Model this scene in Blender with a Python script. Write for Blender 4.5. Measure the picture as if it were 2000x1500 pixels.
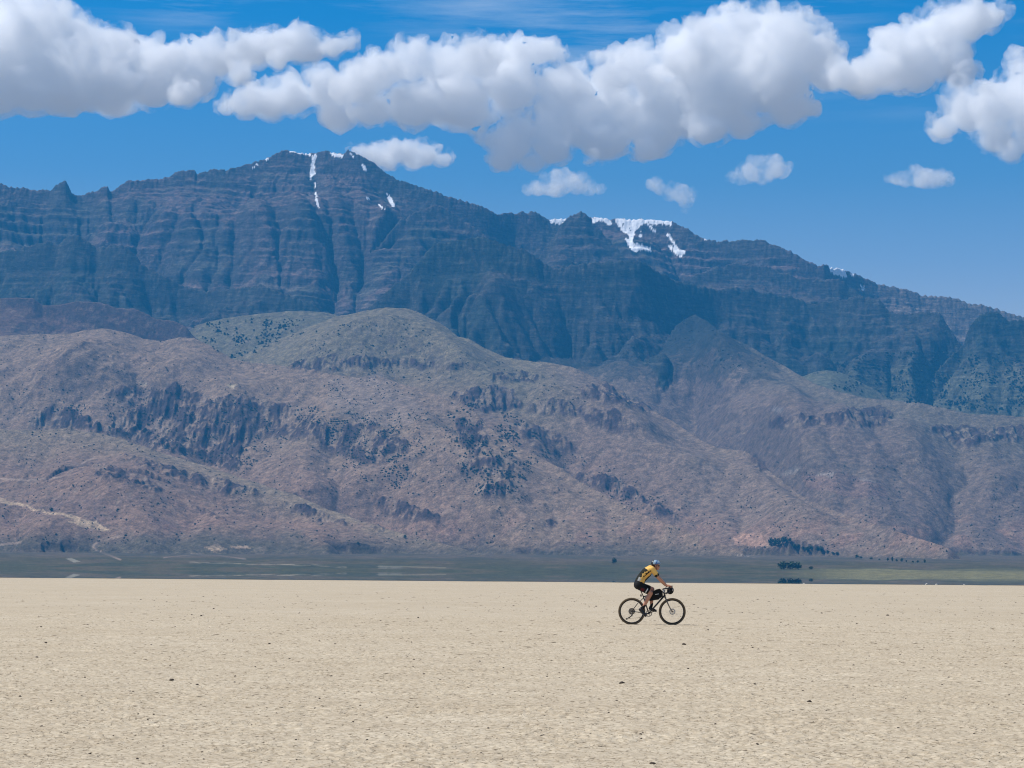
import bpy, bmesh, math, random
import numpy as np
from mathutils import Vector, Matrix

R = math.radians
scene = bpy.context.scene
col = scene.collection
for o in list(bpy.data.objects):
    bpy.data.objects.remove(o)

# ------------------------------------------------------------------ camera
F = 4450.0                      # focal length in pixels of the 2000 px wide photograph
CAM_H = 1.406                   # eye height over the dry lake bed, metres
PITCH = math.atan(364.6 / F)
ROLL = 0.0077
cam_d = bpy.data.cameras.new('camera')
cam_d.sensor_fit = 'HORIZONTAL'
cam_d.sensor_width = 36.0
cam_d.lens = 36.0 * F / 2000.0
cam_d.clip_start = 0.5
cam_d.clip_end = 200000.0
cam = bpy.data.objects.new('camera', cam_d)
col.objects.link(cam)
cam.matrix_world = (Matrix.Translation((0, 0, CAM_H)) @ Matrix.Rotation(math.pi / 2 + PITCH, 4, 'X')
                    @ Matrix.Rotation(ROLL, 4, 'Z'))
scene.camera = cam

# ------------------------------------------------------------------ sun, sky, exposure
SUN_EL, SUN_AZ = 58.0, -84.0    # azimuth: degrees from straight ahead (+Y), negative = left
SUN_STRENGTH = 5.0
SKY_STRENGTH = 0.10
sd = bpy.data.lights.new('sun', 'SUN')
sd.energy = SUN_STRENGTH
sd.angle = R(0.5)
sd.color = (1.0, 0.955, 0.89)
sun = bpy.data.objects.new('sun', sd)
col.objects.link(sun)
SUN_DIR = Vector((math.sin(R(SUN_AZ)) * math.cos(R(SUN_EL)), math.cos(R(SUN_AZ)) * math.cos(R(SUN_EL)), math.sin(R(SUN_EL))))
sun.rotation_euler = (-SUN_DIR).to_track_quat('-Z', 'Y').to_euler()

world = bpy.data.worlds.new('World')
scene.world = world
world.use_nodes = True
wt = world.node_tree
wt.nodes.clear()
w_out = wt.nodes.new('ShaderNodeOutputWorld')
w_bg = wt.nodes.new('ShaderNodeBackground')
w_sky = wt.nodes.new('ShaderNodeTexSky')
w_sky.sky_type = 'NISHITA'
w_sky.sun_disc = False
w_sky.sun_elevation = R(SUN_EL)
w_sky.sun_rotation = R(SUN_AZ)
w_sky.altitude = 1200
w_sky.air_density = 1.0
w_sky.dust_density = 0.0
w_sky.ozone_density = 5.0
# the deep blue of clear desert air: paler near the horizon, deepening with height
w_tc = wt.nodes.new('ShaderNodeTexCoord')
w_sep = wt.nodes.new('ShaderNodeSeparateXYZ')
w_ramp = wt.nodes.new('ShaderNodeValToRGB')
w_mul = wt.nodes.new('ShaderNodeMix')
w_mul.data_type = 'RGBA'; w_mul.blend_type = 'MULTIPLY'; w_mul.inputs[0].default_value = 1.0
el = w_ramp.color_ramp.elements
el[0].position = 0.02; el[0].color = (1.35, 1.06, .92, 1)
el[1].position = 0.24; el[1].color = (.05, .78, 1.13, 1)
for pos, c in ((0.10, (1.62, 1.14, .96, 1)), (0.17, (.52, .84, .98, 1)), (0.28, (.10, .80, 1.12, 1)), (0.46, (1.45, 1.25, 1.1, 1))):  # last stop whitens the unseen overhead sky, lighting cloud bases less blue
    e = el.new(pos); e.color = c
w_bg.inputs['Strength'].default_value = SKY_STRENGTH
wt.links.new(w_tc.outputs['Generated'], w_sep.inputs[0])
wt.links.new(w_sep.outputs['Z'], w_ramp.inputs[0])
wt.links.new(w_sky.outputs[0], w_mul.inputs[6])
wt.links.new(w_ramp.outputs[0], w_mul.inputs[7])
# thin streaks of high cloud
w_map = wt.nodes.new('ShaderNodeMapping')
w_map.inputs['Scale'].default_value = (9.0, 2.0, 95.0)
w_map.inputs['Rotation'].default_value = (0, R(-1.2), 0)
w_nz = wt.nodes.new('ShaderNodeTexNoise')
w_nz.inputs['Scale'].default_value = 1.0; w_nz.inputs['Detail'].default_value = 7; w_nz.inputs['Roughness'].default_value = .62
w_m2 = wt.nodes.new('ShaderNodeMapping'); w_m2.inputs['Scale'].default_value = (7.0, 2.0, 16.0); w_m2.inputs['Location'].default_value = (.35, 0, .1)
w_n2 = wt.nodes.new('ShaderNodeTexNoise'); w_n2.inputs['Scale'].default_value = 1.0; w_n2.inputs['Detail'].default_value = 2
w_r1 = wt.nodes.new('ShaderNodeMapRange'); w_r1.inputs[1].default_value = .46; w_r1.inputs[2].default_value = .78; w_r1.inputs[4].default_value = .55
w_r2 = wt.nodes.new('ShaderNodeMapRange'); w_r2.inputs[1].default_value = .42; w_r2.inputs[2].default_value = .58
w_r3 = wt.nodes.new('ShaderNodeMapRange'); w_r3.inputs[1].default_value = .185; w_r3.inputs[2].default_value = .225
w_ma = wt.nodes.new('ShaderNodeMath'); w_ma.operation = 'MULTIPLY'
w_mb = wt.nodes.new('ShaderNodeMath'); w_mb.operation = 'MULTIPLY'
w_ci = wt.nodes.new('ShaderNodeMix'); w_ci.data_type = 'RGBA'; w_ci.inputs[7].default_value = (6.6, 7.4, 8.6, 1)
wt.links.new(w_tc.outputs['Generated'], w_map.inputs[0]); wt.links.new(w_map.outputs[0], w_nz.inputs['Vector'])
wt.links.new(w_tc.outputs['Generated'], w_m2.inputs[0]); wt.links.new(w_m2.outputs[0], w_n2.inputs['Vector'])
wt.links.new(w_nz.outputs[0], w_r1.inputs[0]); wt.links.new(w_n2.outputs[0], w_r2.inputs[0]); wt.links.new(w_sep.outputs['Z'], w_r3.inputs[0])
wt.links.new(w_r1.outputs[0], w_ma.inputs[0]); wt.links.new(w_r2.outputs[0], w_ma.inputs[1])
wt.links.new(w_ma.outputs[0], w_mb.inputs[0]); wt.links.new(w_r3.outputs[0], w_mb.inputs[1])
wt.links.new(w_mb.outputs[0], w_ci.inputs[0]); wt.links.new(w_mul.outputs[2], w_ci.inputs[6])
# below the horizon: the sunlit desert that goes on past what is modelled here
w_lo = wt.nodes.new('ShaderNodeMapRange'); w_lo.inputs[1].default_value = -.01; w_lo.inputs[2].default_value = -.04
w_gd = wt.nodes.new('ShaderNodeMix'); w_gd.data_type = 'RGBA'; w_gd.inputs[7].default_value = (2.6, 2.25, 1.9, 1)
wt.links.new(w_sep.outputs['Z'], w_lo.inputs[0]); wt.links.new(w_lo.outputs[0], w_gd.inputs[0])
wt.links.new(w_ci.outputs[2], w_gd.inputs[6]); wt.links.new(w_gd.outputs[2], w_bg.inputs['Color'])
wt.links.new(w_bg.outputs[0], w_out.inputs['Surface'])

scene.view_settings.view_transform = 'Standard'
scene.view_settings.look = 'None'
scene.view_settings.exposure = 0.1
scene.view_settings.gamma = 1.0
scene.view_settings.use_curve_mapping = False
scene.render.engine = 'CYCLES'
cy = scene.cycles
cy.use_denoising = True
try:
    cy.denoiser = 'OPENIMAGEDENOISE'
except Exception:
    pass
cy.denoising_prefilter = 'ACCURATE'
cy.max_bounces = 30
cy.diffuse_bounces = 3
cy.glossy_bounces = 3
cy.transparent_max_bounces = 8
cy.volume_bounces = 28
cy.volume_max_steps = 400
cy.volume_step_rate = 0.12
cy.pixel_filter_type = 'BLACKMAN_HARRIS'
cy.filter_width = 1.15
cy.caustics_reflective = False
cy.caustics_refractive = False

# ------------------------------------------------------------------ pixel <-> world
_c, _s = math.cos(PITCH), math.sin(PITCH)


def px_ray(px, py):
    """photograph pixel -> (u, t): sideways and upward run per metre of depth"""
    px = np.asarray(px, float); py = np.asarray(py, float)
    dx, dy = px - 1000.0, py - 750.0
    dx, dy = dx + ROLL * dy, dy - ROLL * dx
    den = F * _c + dy * _s
    return dx / den, (F * _s - dy * _c) / den


def to_px(X, Y, Z):
    z = Z - CAM_H
    dep = Y * _c + z * _s
    up = -Y * _s + z * _c
    dx, dy = F * X / dep, -F * up / dep
    dx, dy = dx - ROLL * dy, dy + ROLL * dx
    return dx + 1000.0, dy + 750.0


def at(px, py, Y):
    u, t = px_ray(px, py)
    return Vector((float(u) * Y, Y, CAM_H + float(t) * Y))


# ------------------------------------------------------------------ noise
_rng = np.random.RandomState(7)
_P = np.concatenate([_rng.permutation(256)] * 3).astype(np.int32)
_G2 = np.stack([np.cos(np.arange(256) * 2.399963), np.sin(np.arange(256) * 2.399963)], 1).astype(np.float32)
_g3 = _rng.normal(size=(256, 3)); _G3 = (_g3 / np.linalg.norm(_g3, axis=1)[:, None]).astype(np.float32)


def _fade(t):
    return t * t * t * (t * (t * 6 - 15) + 10)


def pn2(x, y):
    x = np.asarray(x, np.float64); y = np.asarray(y, np.float64)
    xf = np.floor(x); yf = np.floor(y)
    fx = (x - xf).astype(np.float32); fy = (y - yf).astype(np.float32)
    xi = xf.astype(np.int64) & 255; yi = yf.astype(np.int64) & 255
    u, v = _fade(fx), _fade(fy)

    def g(ix, iy, dx, dy):
        h = _P[_P[ix & 255] + (iy & 255)]
        return _G2[h, 0] * dx + _G2[h, 1] * dy
    a = g(xi, yi, fx, fy); b = g(xi + 1, yi, fx - 1, fy)
    c = g(xi, yi + 1, fx, fy - 1); d = g(xi + 1, yi + 1, fx - 1, fy - 1)
    a = a + u * (b - a); c = c + u * (d - c)
    return (a + v * (c - a)) * 1.5


def pn3(p):
    f0 = np.floor(p); f = (p - f0).astype(np.float32); i = f0.astype(np.int64) & 255
    w = _fade(f)
    out = 0
    for dx in (0, 1):
        for dy in (0, 1):
            for dz in (0, 1):
                h = _P[_P[_P[(i[:, 0] + dx) & 255] + ((i[:, 1] + dy) & 255)] + ((i[:, 2] + dz) & 255)]
                gr = _G3[h]
                dot = gr[:, 0] * (f[:, 0] - dx) + gr[:, 1] * (f[:, 1] - dy) + gr[:, 2] * (f[:, 2] - dz)
                ww = (w[:, 0] if dx else 1 - w[:, 0]) * (w[:, 1] if dy else 1 - w[:, 1]) * (w[:, 2] if dz else 1 - w[:, 2])
                out = out + dot * ww
    return out * 1.5


def fbm(x, y, oct=4, gain=0.5, lac=2.03):
    s, a = 0, 1.0
    for k in range(oct):
        s = s + a * pn2(x + 17.3 * k, y - 9.1 * k)
        x = x * lac; y = y * lac; a *= gain
    return s


def ridged(x, y, oct=3, gain=0.5, lac=2.1):
    s, a, tot = 0, 1.0, 0
    for k in range(oct):
        s = s + a * (1 - np.abs(pn2(x + 31.7 * k, y + 5.3 * k)) * 1.6)
        tot += a
        x = x * lac; y = y * lac; a *= gain
    return s / tot


def sstep(a, b, x):
    t = np.clip((x - a) / (b - a), 0, 1)
    return t * t * (3 - 2 * t)


# ------------------------------------------------------------------ object helpers
def tag(o, label=None, cat=None, group=None, kind=None):
    if label: o['label'] = label
    if cat: o['category'] = cat
    if group: o['group'] = group
    if kind: o['kind'] = kind
    return o


def empty(name, loc=(0, 0, 0)):
    o = bpy.data.objects.new(name, None)
    o.empty_display_size = 0.1
    o.location = loc
    col.objects.link(o)
    return o


def link(name, me, mat=None, parent=None):
    o = bpy.data.objects.new(name, me)
    col.objects.link(o)
    if mat: me.materials.append(mat)
    if parent: o.parent = parent
    return o


def mesh_np(name, verts, faces, smooth=True):
    """mesh from numpy arrays (all faces the same size)"""
    me = bpy.data.meshes.new(name)
    verts = np.ascontiguousarray(verts, np.float32); faces = np.ascontiguousarray(faces, np.int32)
    n, k = faces.shape
    me.vertices.add(len(verts)); me.vertices.foreach_set('co', verts.ravel())
    me.loops.add(n * k); me.loops.foreach_set('vertex_index', faces.ravel())
    me.polygons.add(n)
    me.polygons.foreach_set('loop_start', np.arange(0, n * k, k, dtype=np.int32))
    me.polygons.foreach_set('use_smooth', np.full(n, smooth, bool))
    me.update(calc_edges=True)
    return me


def set_color(me, name, rgb):
    a = me.color_attributes.new(name, 'FLOAT_COLOR', 'POINT')
    c = np.ones((len(rgb), 4), np.float32); c[:, :3] = rgb
    a.data.foreach_set('color', c.ravel())


class NT:
    """small node tree writer"""
    def __init__(self, name):
        self.m = bpy.data.materials.new(name)
        self.m.use_nodes = True
        self.t = self.m.node_tree
        self.t.nodes.clear()
        self.out = self.t.nodes.new('ShaderNodeOutputMaterial')

    def n(self, typ, **kw):
        nd = self.t.nodes.new('ShaderNode' + typ)
        for k, v in kw.items():
            if k.startswith('i_'):
                key = k[2:].replace('_', ' ')
                sock = nd.inputs[int(key)] if key.isdigit() else nd.inputs[key]
                if isinstance(v, bpy.types.NodeSocket): self.t.links.new(v, sock)
                else: sock.default_value = v
            else:
                setattr(nd, k, v)
        return nd

    def l(self, a, b):
        self.t.links.new(a, b)

    def math(self, op, a, b=0.5, clamp=False):
        nd = self.n('Math', operation=op, use_clamp=clamp)
        for i, v in enumerate((a, b)):
            if isinstance(v, bpy.types.NodeSocket): self.l(v, nd.inputs[i])
            else: nd.inputs[i].default_value = v
        return nd.outputs[0]

    def mix(self, fac, a, b, mode='MIX'):
        nd = self.n('Mix', data_type='RGBA', blend_type=mode)
        for i, v in ((0, fac), (6, a), (7, b)):
            if isinstance(v, bpy.types.NodeSocket): self.l(v, nd.inputs[i])
            elif i == 0: nd.inputs[0].default_value = v
            else: nd.inputs[i].default_value = (*v, 1) if len(v) == 3 else v
        return nd.outputs[2]

    def ramp(self, fac, stops):
        nd = self.n('ValToRGB')
        el = nd.color_ramp.elements
        while len(el) < len(stops): el.new(0.5)
        for e, (p, c) in zip(el, stops):
            e.position = p
            e.color = (c, c, c, 1) if isinstance(c, (int, float)) else (*c, 1)
        self.l(fac, nd.inputs[0])
        return nd.outputs[0]

    def noise(self, vec, scale, detail=4, rough=0.55, out=0):
        nd = self.n('TexNoise', i_Scale=scale, i_Detail=detail, i_Roughness=rough)
        if vec is not None: self.l(vec, nd.inputs['Vector'])
        return nd.outputs[out]

    def principled(self, color, rough=0.8, spec=0.3, metal=0.0, normal=None):
        p = self.n('BsdfPrincipled')
        for k, v in (('Base Color', color), ('Roughness', rough), ('Specular IOR Level', spec), ('Metallic', metal)):
            if isinstance(v, bpy.types.NodeSocket): self.l(v, p.inputs[k])
            else: p.inputs[k].default_value = (*v, 1) if isinstance(v, tuple) else v
        if normal is not None: self.l(normal, p.inputs['Normal'])
        self.l(p.outputs[0], self.out.inputs['Surface'])
        return p

    def bump(self, height, strength, dist):
        b = self.n('Bump', i_Strength=strength, i_Distance=dist)
        self.l(height, b.inputs['Height'])
        return b.outputs[0]


def simple_mat(name, color, rough=0.6, spec=0.4, metal=0.0, var=0.15, scale=40.0):
    """plain surface with a little procedural unevenness of its own colour"""
    t = NT(name)
    tc = t.n('TexCoord')
    nz = t.noise(tc.outputs['Object'], scale, 3)
    lo = tuple(c * (1 - var) for c in color); hi = tuple(min(1, c * (1 + var)) for c in color)
    t.principled(t.mix(nz, lo, hi), rough, spec, metal)
    return t.m

# ------------------------------------------------------------------ terrain: ridges traced as crest lines, each at its own distance
RIDGES = [
 # name, group, (steep slope, length it lasts, slope below), back slope, gully scale, crest points (px, py, depth)
 ('main', 'm', (1.15, 260, 0.56), 0.30, 1.0, [(-700,430,9700),(-300,372,9600),(-120,352,9600),(0,357,9600),(20,365,9600),(50,368,9620),(80,371,9640),(98,372,9640),(115,357,9640),(128,353,9640),(135,365,9640),(140,378,9650),
   (160,382,9660),(172,376,9660),(190,374,9660),(204,365,9660),(210,362,9660),(215,374,9670),(235,362,9700),(250,352,9700),(285,350,9720),(310,350,9740),(325,345,9750),(345,335,9760),(380,333,9770),
   (385,339,9770),(400,334,9780),(420,331,9790),(440,330,9800),(465,326,9830),(490,317,9860),(510,313,9880),(525,307,9900),(540,299,9920),(555,294,9930),(575,295,9940),(600,299,9950),(612,300,9960),
   (632,294,9950),(650,297,9950),(670,300,9940),(680,295,9940),(690,297,9940),(710,307,9930),(735,322,9920),(755,337,9910),(775,350,9900),(800,358,9900),(820,365,9900),(845,372,9900),(870,382,9900),
   (905,392,9920),(935,400,9940),(960,412,9960),(972,418,9980),(1000,415,10050),(1030,415,10080),(1040,412,10090),(1055,418,10100),(1075,428,10120),(1100,427,10150),(1158,424,10180),(1180,424,10180),
   (1200,427,10180),(1250,428,10180),(1310,431,10170),(1325,437,10150),(1345,448,10120),(1360,460,10100),(1380,467,10090),(1400,471,10080),(1440,468,10060),(1490,468,10020),(1505,474,10000),(1520,480,9990),
   (1540,490,9970),(1565,502,9950),(1590,516,9930),(1602,521,9930),(1606,520,9930),(1612,517,9930),(1618,519,9940),(1622,522,10000),(1650,527,10100),(1680,540,10150),(1715,553,10200),(1745,559,10220),(1765,563,10230),
   (1800,577,10250),(1855,580,10260),(1900,593,10260),(1935,600,10260),(1960,607,10260),(2000,620,10260),(2100,640,10250),(2300,680,10250),(2700,720,10250)]),
 ('peak', 'm', (0.95, 200, 0.5), 0.9, 1.0, [(1040,520,9500),(1075,470,9560),(1100,433,9600),(1115,420,9620),(1134,411,9640),(1146,418,9640),(1158,432,9640),(1190,468,9600),(1225,505,9520),(1260,560,9450)]),
 ('knuckle', 'm', (1.1, 200, 0.5), 0.5, 0.8, [(690,560,9000),(740,480,9150),(780,430,9300),(830,405,9400),(860,400,9440),(900,425,9450),(940,452,9400),(1000,500,9250),(1060,560,9100)]),
 ('shoulder', 'm', (1.3, 160, 0.5), 0.4, 0.8, [(1240,600,9250),(1300,560,9350),(1340,545,9400),(1400,520,9450),(1440,512,9480),(1500,520,9480),(1560,545,9450),(1640,545,9450),(1660,560,9450),(1700,590,9400),(1760,640,9300)]),
 ('pyramid', 'm', (1.25, 200, 0.55), 0.55, 0.9, [(-700,560,8700),(-200,520,8700),(-80,500,8700),(0,491,8700),(35,484,8690),(60,476,8690),(91,470,8680),(112,478,8680),(128,464,8650),(145,456,8640),(162,466,8640),(189,483,8650),(210,479,8640),(238,477,8630),
   (259,491,8620),(280,516,8610),(315,533,8600),(350,554,8600),(402,568,8560),(455,561,8500),(507,557,8450),(542,567,8420),(577,582,8400),(623,603,8380),(654,614,8360),(700,660,8330),(760,760,8300)]),
 ('buttress', 'm', (1.15, 500, 0.62), 0.55, 1.0, [(640,690,8150),(680,640,8200),(713,603,8250),(765,561,8300),(800,530,8340),(818,509,8360),(846,477,8400),(895,467,8420),(954,463,8430),(982,474,8430),(1010,484,8430),(1035,491,8430),(1063,516,8440),
   (1091,523,8450),(1115,516,8470),(1157,511,8500),(1203,509,8530),(1252,509,8560),(1276,523,8600),(1320,548,8680),(1400,566,8800),(1440,560,8850),(1500,572,8900),(1545,579,8920),(1590,593,8930),(1636,586,8930),(1685,576,8920),
   (1716,583,8900),(1737,607,8880),(1769,611,8850),(1800,608,8830),(1835,607,8800),(1846,625,8780),(1867,660,8740),(1891,690,8700),(1940,740,8650),(2000,800,8600)]),
 ('block', 'm', (1.6, 130, 0.45), 0.5, 0.8, [(1800,760,8500),(1850,700,8600),(1881,672,8680),(1890,645,8700),(1902,625,8720),(1916,611,8730),(1944,607,8740),(1965,621,8740),(2000,625,8740),(2060,640,8740),(2200,660,8740),(2700,700,8740)]),
 ('bench', 'h', (0.45, 300, 0.33), 0.25, 0.35, [(300,720,7850),(350,660,7880),(385,633,7900),(437,621,7900),(520,611,7900),(595,606,7880),(650,612,7860),(700,630,7800),(760,680,7700)]),
 ('redridge', 'h', (1.1, 120, 0.4), 0.4, 0.7, [(-700,640,7600),(-200,600,7600),(-60,590,7600),(0,582,7600),(14,581,7600),(66,582,7600),(84,596,7600),(115,595,7600),(150,588,7600),(196,590,7600),(227,600,7590),(262,602,7580),(290,614,7560),(304,623,7550),
   (343,626,7530),(364,638,7500),(378,656,7480),(392,668,7460),(430,710,7400),(500,800,7300)]),
 ('mound', 'h', (0.4, 300, 0.3), 0.3, 0.3, [(1500,790,8000),(1560,738,8050),(1590,727,8060),(1615,722,8060),(1640,726,8060),(1680,745,8050),(1760,790,8000)]),
 ('spur', 'h', (0.50, 200, 0.40), 0.55, 0.6, [(860,760,7700),(940,722,7880),(1000,697,8010),(1100,680,8160),(1200,672,8250),(1280,657,8380),(1312,640,8450),(1345,620,8500),(1358,613,8520),(1380,626,8420),(1422,656,8240),(1464,674,8080),(1496,695,7940),(1524,709,7820),(1559,730,7670),
   (1597,751,7530),(1636,763,7420),(1695,777,7300),(1755,782,7210),(1800,786,7150),(1846,796,7110),(1895,809,7080),(1947,809,7060),(2000,814,7040),(2100,825,7000),(2300,850,7000),(2700,860,7000)]),
 ('dome', 'h', (0.42, 420, 0.36), 0.35, 0.45, [(380,760,7250),(440,706,7300),(480,690,7320),(540,665,7340),(600,640,7360),(650,620,7380),(713,607,7400),(755,600,7400),(800,603,7390),(825,612,7370),(860,631,7330),(895,656,7280),(916,661,7250),(947,680,7200),
   (989,698,7140),(1035,705,7080),(1070,708,7040),(1115,715,7000),(1150,731,6950),(1182,747,6900),(1196,749,6880),(1217,763,6840),(1231,780,6800),(1273,801,6700),(1315,822,6600),(1335,836,6550),(1377,863,6430),(1405,875,6350),
   (1450,880,6250),(1482,903,6130),(1510,924,6030),(1545,952,5900),(1580,976,5780),(1650,1003,5560),(1755,1038,5250),(1850,1068,5000)]),
 ('tanhill', 'h', (0.5, 380, 0.42), 0.3, 0.6, [(-700,720,6950),(-200,690,6950),(0,656,6950),(80,652,6950),(130,652,6950),(168,644,6950),(206,640,6940),(245,649,6930),(280,661,6920),(315,666,6900),(350,658,6890),(378,659,6870),(406,672,6840),(434,689,6800),(455,701,6770),
   (490,708,6730),(553,714,6660),(595,721,6610),(665,733,6540),(700,737,6500),(741,733,6480),(783,749,6420),(832,763,6350),(867,777,6290),(902,793,6220),(930,805,6160),(950,830,6080),(1000,865,5960),(1080,905,5780),(1150,950,5600),
   (1250,1000,5380),(1350,1040,5180),(1450,1075,4980)]),
 ('front', 'h', (0.34, 420, 0.3), 0.35, 0.5, [(-700,800,5950),(-200,830,5950),(0,838,5950),(87,840,5940),(115,836,5940),(147,840,5930),(175,842,5920),(210,850,5900),(245,859,5870),(280,871,5840),(315,884,5810),(367,899,5770),(420,915,5720),(472,933,5660),(525,950,5600),
   (577,966,5540),(630,990,5450),(700,1015,5340),(800,1045,5190),(900,1070,5020),(1000,1095,4800)]),
 ('knob', 'h', (0.3, 300, 0.3), 0.3, 0.45, [(0,1000,5300),(60,960,5380),(108,928,5450),(150,912,5480),(182,908,5480),(220,908,5470),(270,925,5430),(330,945,5380),(400,975,5300),(460,1000,5220),(540,1030,5100),(640,1060,4900)]),
]


NAMES = [r[0] for r in RIDGES]


def plain_z(Y, X):
    s = np.clip(Y - 2900, 0, None)
    return 0.0168 * s * (1 - np.exp(-s / 500.0)) - 1.5 * sstep(3100, 2850, Y) + 1.2 * fbm(X / 300, Y / 300, 3) * sstep(2950, 3500, Y)


def gsmooth(v, sig):
    if sig < .5: return v
    r = int(sig * 3)
    k = np.exp(-.5 * (np.arange(-r, r + 1) / sig) ** 2); k /= k.sum()
    return np.convolve(np.pad(v, r, mode='edge'), k, mode='valid')


def landform(U, Yr):
    """height of the land before the weather has worked on it; the owning ridge and the run below its crest"""
    YY, UU = np.meshgrid(Yr, U, indexing='ij')
    XX = UU * YY
    wx = XX + 150 * fbm(XX / 900, YY / 900, 2) + 45 * fbm(XX / 250, YY / 250, 2)
    wy = YY + 150 * fbm(XX / 900 + 50, YY / 900 + 50, 2)
    Z = plain_z(YY, XX)
    LID = np.full(Z.shape, -1, np.int16)
    LD = np.zeros(Z.shape)
    ud = np.linspace(U[0], U[-1], 2400); du = ud[1] - ud[0]
    SIG = np.array([0, 25, 60, 130, 260, 480.0]); DST = np.array([25, 90, 200, 420, 800, 1500.0])
    for i, (nm, grp, (sa, L, sb), back, gs, pts) in enumerate(RIDGES):
        P = np.array(pts, float)
        cu, ct = px_ray(P[:, 0], P[:, 1])
        cY = gsmooth(np.interp(ud, cu, P[:, 2]), 4)
        ctt = np.interp(ud, cu, ct)
        over = np.maximum(np.maximum(cu[0] - ud, ud - cu[-1]), 0) * cY
        zc = CAM_H + ctt * cY - over * 0.8
        zl = [np.interp(U, ud, gsmooth(zc, s / (du * cY.mean()))) for s in SIG]
        d = np.interp(U, ud, cY)[None, :] - YY
        z0 = np.broadcast_to(zl[0][None, :], d.shape).copy()
        # the crest keeps its teeth; the slope below widens into broader forms
        for k in range(len(SIG) - 1):
            w = np.clip((np.abs(d) - DST[k]) / (DST[k + 1] - DST[k]), 0, 1)
            z0 += w * (zl[k + 1] - zl[k])[None, :]
        off = i * 13.7
        sw = sstep(40, 800, d) * gs
        dd = d + sw * (330 * (ridged(wx / 780 + off, wy / 2600 + off, 2) - .62) + 90 * (ridged(wx / 300 + off, wy / 1000, 2) - .6))
        dd = np.maximum(dd, d * 0.25)
        drop = np.where(d > 0, sb * dd + (sa - sb) * L * (1 - np.exp(-np.maximum(dd, 0) / L)), -d * back)
        zi = z0 - drop
        m = zi > Z
        Z = np.where(m, zi, Z)
        LID[m] = i; LD[m] = d[m]
    return XX, YY, Z, LID, LD


def weather(XX, YY, Z, fixed, steps, K, mexp=0.45, soft=.12):
    """stream erosion: every cell drains to its lowest neighbour and cuts down with the area it drains"""
    ny, nx = Z.shape
    Z = Z.copy(); N = ny * nx
    ids = np.arange(N).reshape(ny, nx)
    dx = np.abs(np.gradient(XX, axis=1)); dy = np.abs(np.gradient(YY, axis=0))
    cell = (dx * dy).ravel()
    for it in range(steps):
        Zp = np.pad(Z, 1, constant_values=1e9)
        best = np.zeros(Z.shape); rec = ids.copy(); dist = np.ones(Z.shape)
        for a in (-1, 0, 1):
            for b in (-1, 0, 1):
                if a == 0 and b == 0: continue
                L = np.sqrt((a * dy) ** 2 + (b * dx) ** 2)
                s = (Z - Zp[1 + a:1 + a + ny, 1 + b:1 + b + nx]) / L
                m = s > best
                best[m] = s[m]; dist[m] = L[m]
                rec[m] = (ids + a * nx + b)[m]
        rec[fixed] = ids[fixed]
        order = np.argsort(Z.ravel(), kind='stable')
        A = cell.tolist(); rl = rec.ravel().tolist(); ol = order.tolist()
        for i in reversed(ol):
            r = rl[i]
            if r != i: A[r] += A[i]
        Fk = (K.ravel() * np.asarray(A) ** mexp / dist.ravel()).tolist()
        zl = Z.ravel().tolist()
        for i in ol:
            r = rl[i]
            if r != i:
                f = Fk[i]
                zl[i] = (zl[i] + f * zl[r]) / (1 + f)
        Z = np.array(zl).reshape(ny, nx)
        # loose slopes settle
        lap = np.zeros_like(Z)
        lap[1:-1, 1:-1] = (Z[:-2, 1:-1] + Z[2:, 1:-1] + Z[1:-1, :-2] + Z[1:-1, 2:]) / 4 - Z[1:-1, 1:-1]
        Z += np.where(fixed, 0, soft) * lap
    return Z, np.asarray(A).reshape(ny, nx)


# coarse land, weathered
eu = px_ray(np.arange(-660, 2661, 6.2), np.full(len(np.arange(-660, 2661, 6.2)), 900.0))[0]
eY = np.arange(4300, 10700, 12.0)
EX, EY, EZ0, EL, ED = landform(eu, eY)
isMe = np.isin(EL, [i for i, r in enumerate(RIDGES) if r[1] == 'm'])
EZ0n = EZ0 + (EL >= 0) * sstep(0, 200, ED) * (np.where(isMe, 58, 30) * fbm(EX / 480, EY / 480, 3) + np.where(isMe, 70, 44) * fbm(EX / 1100 + 8, EY / 1100, 2) + np.where(isMe, 14, 6) * fbm(EX / 110 + 3, EY / 110, 3))
hard = np.array([r[4] for r in RIDGES] + [0.3])[EL]


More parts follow.
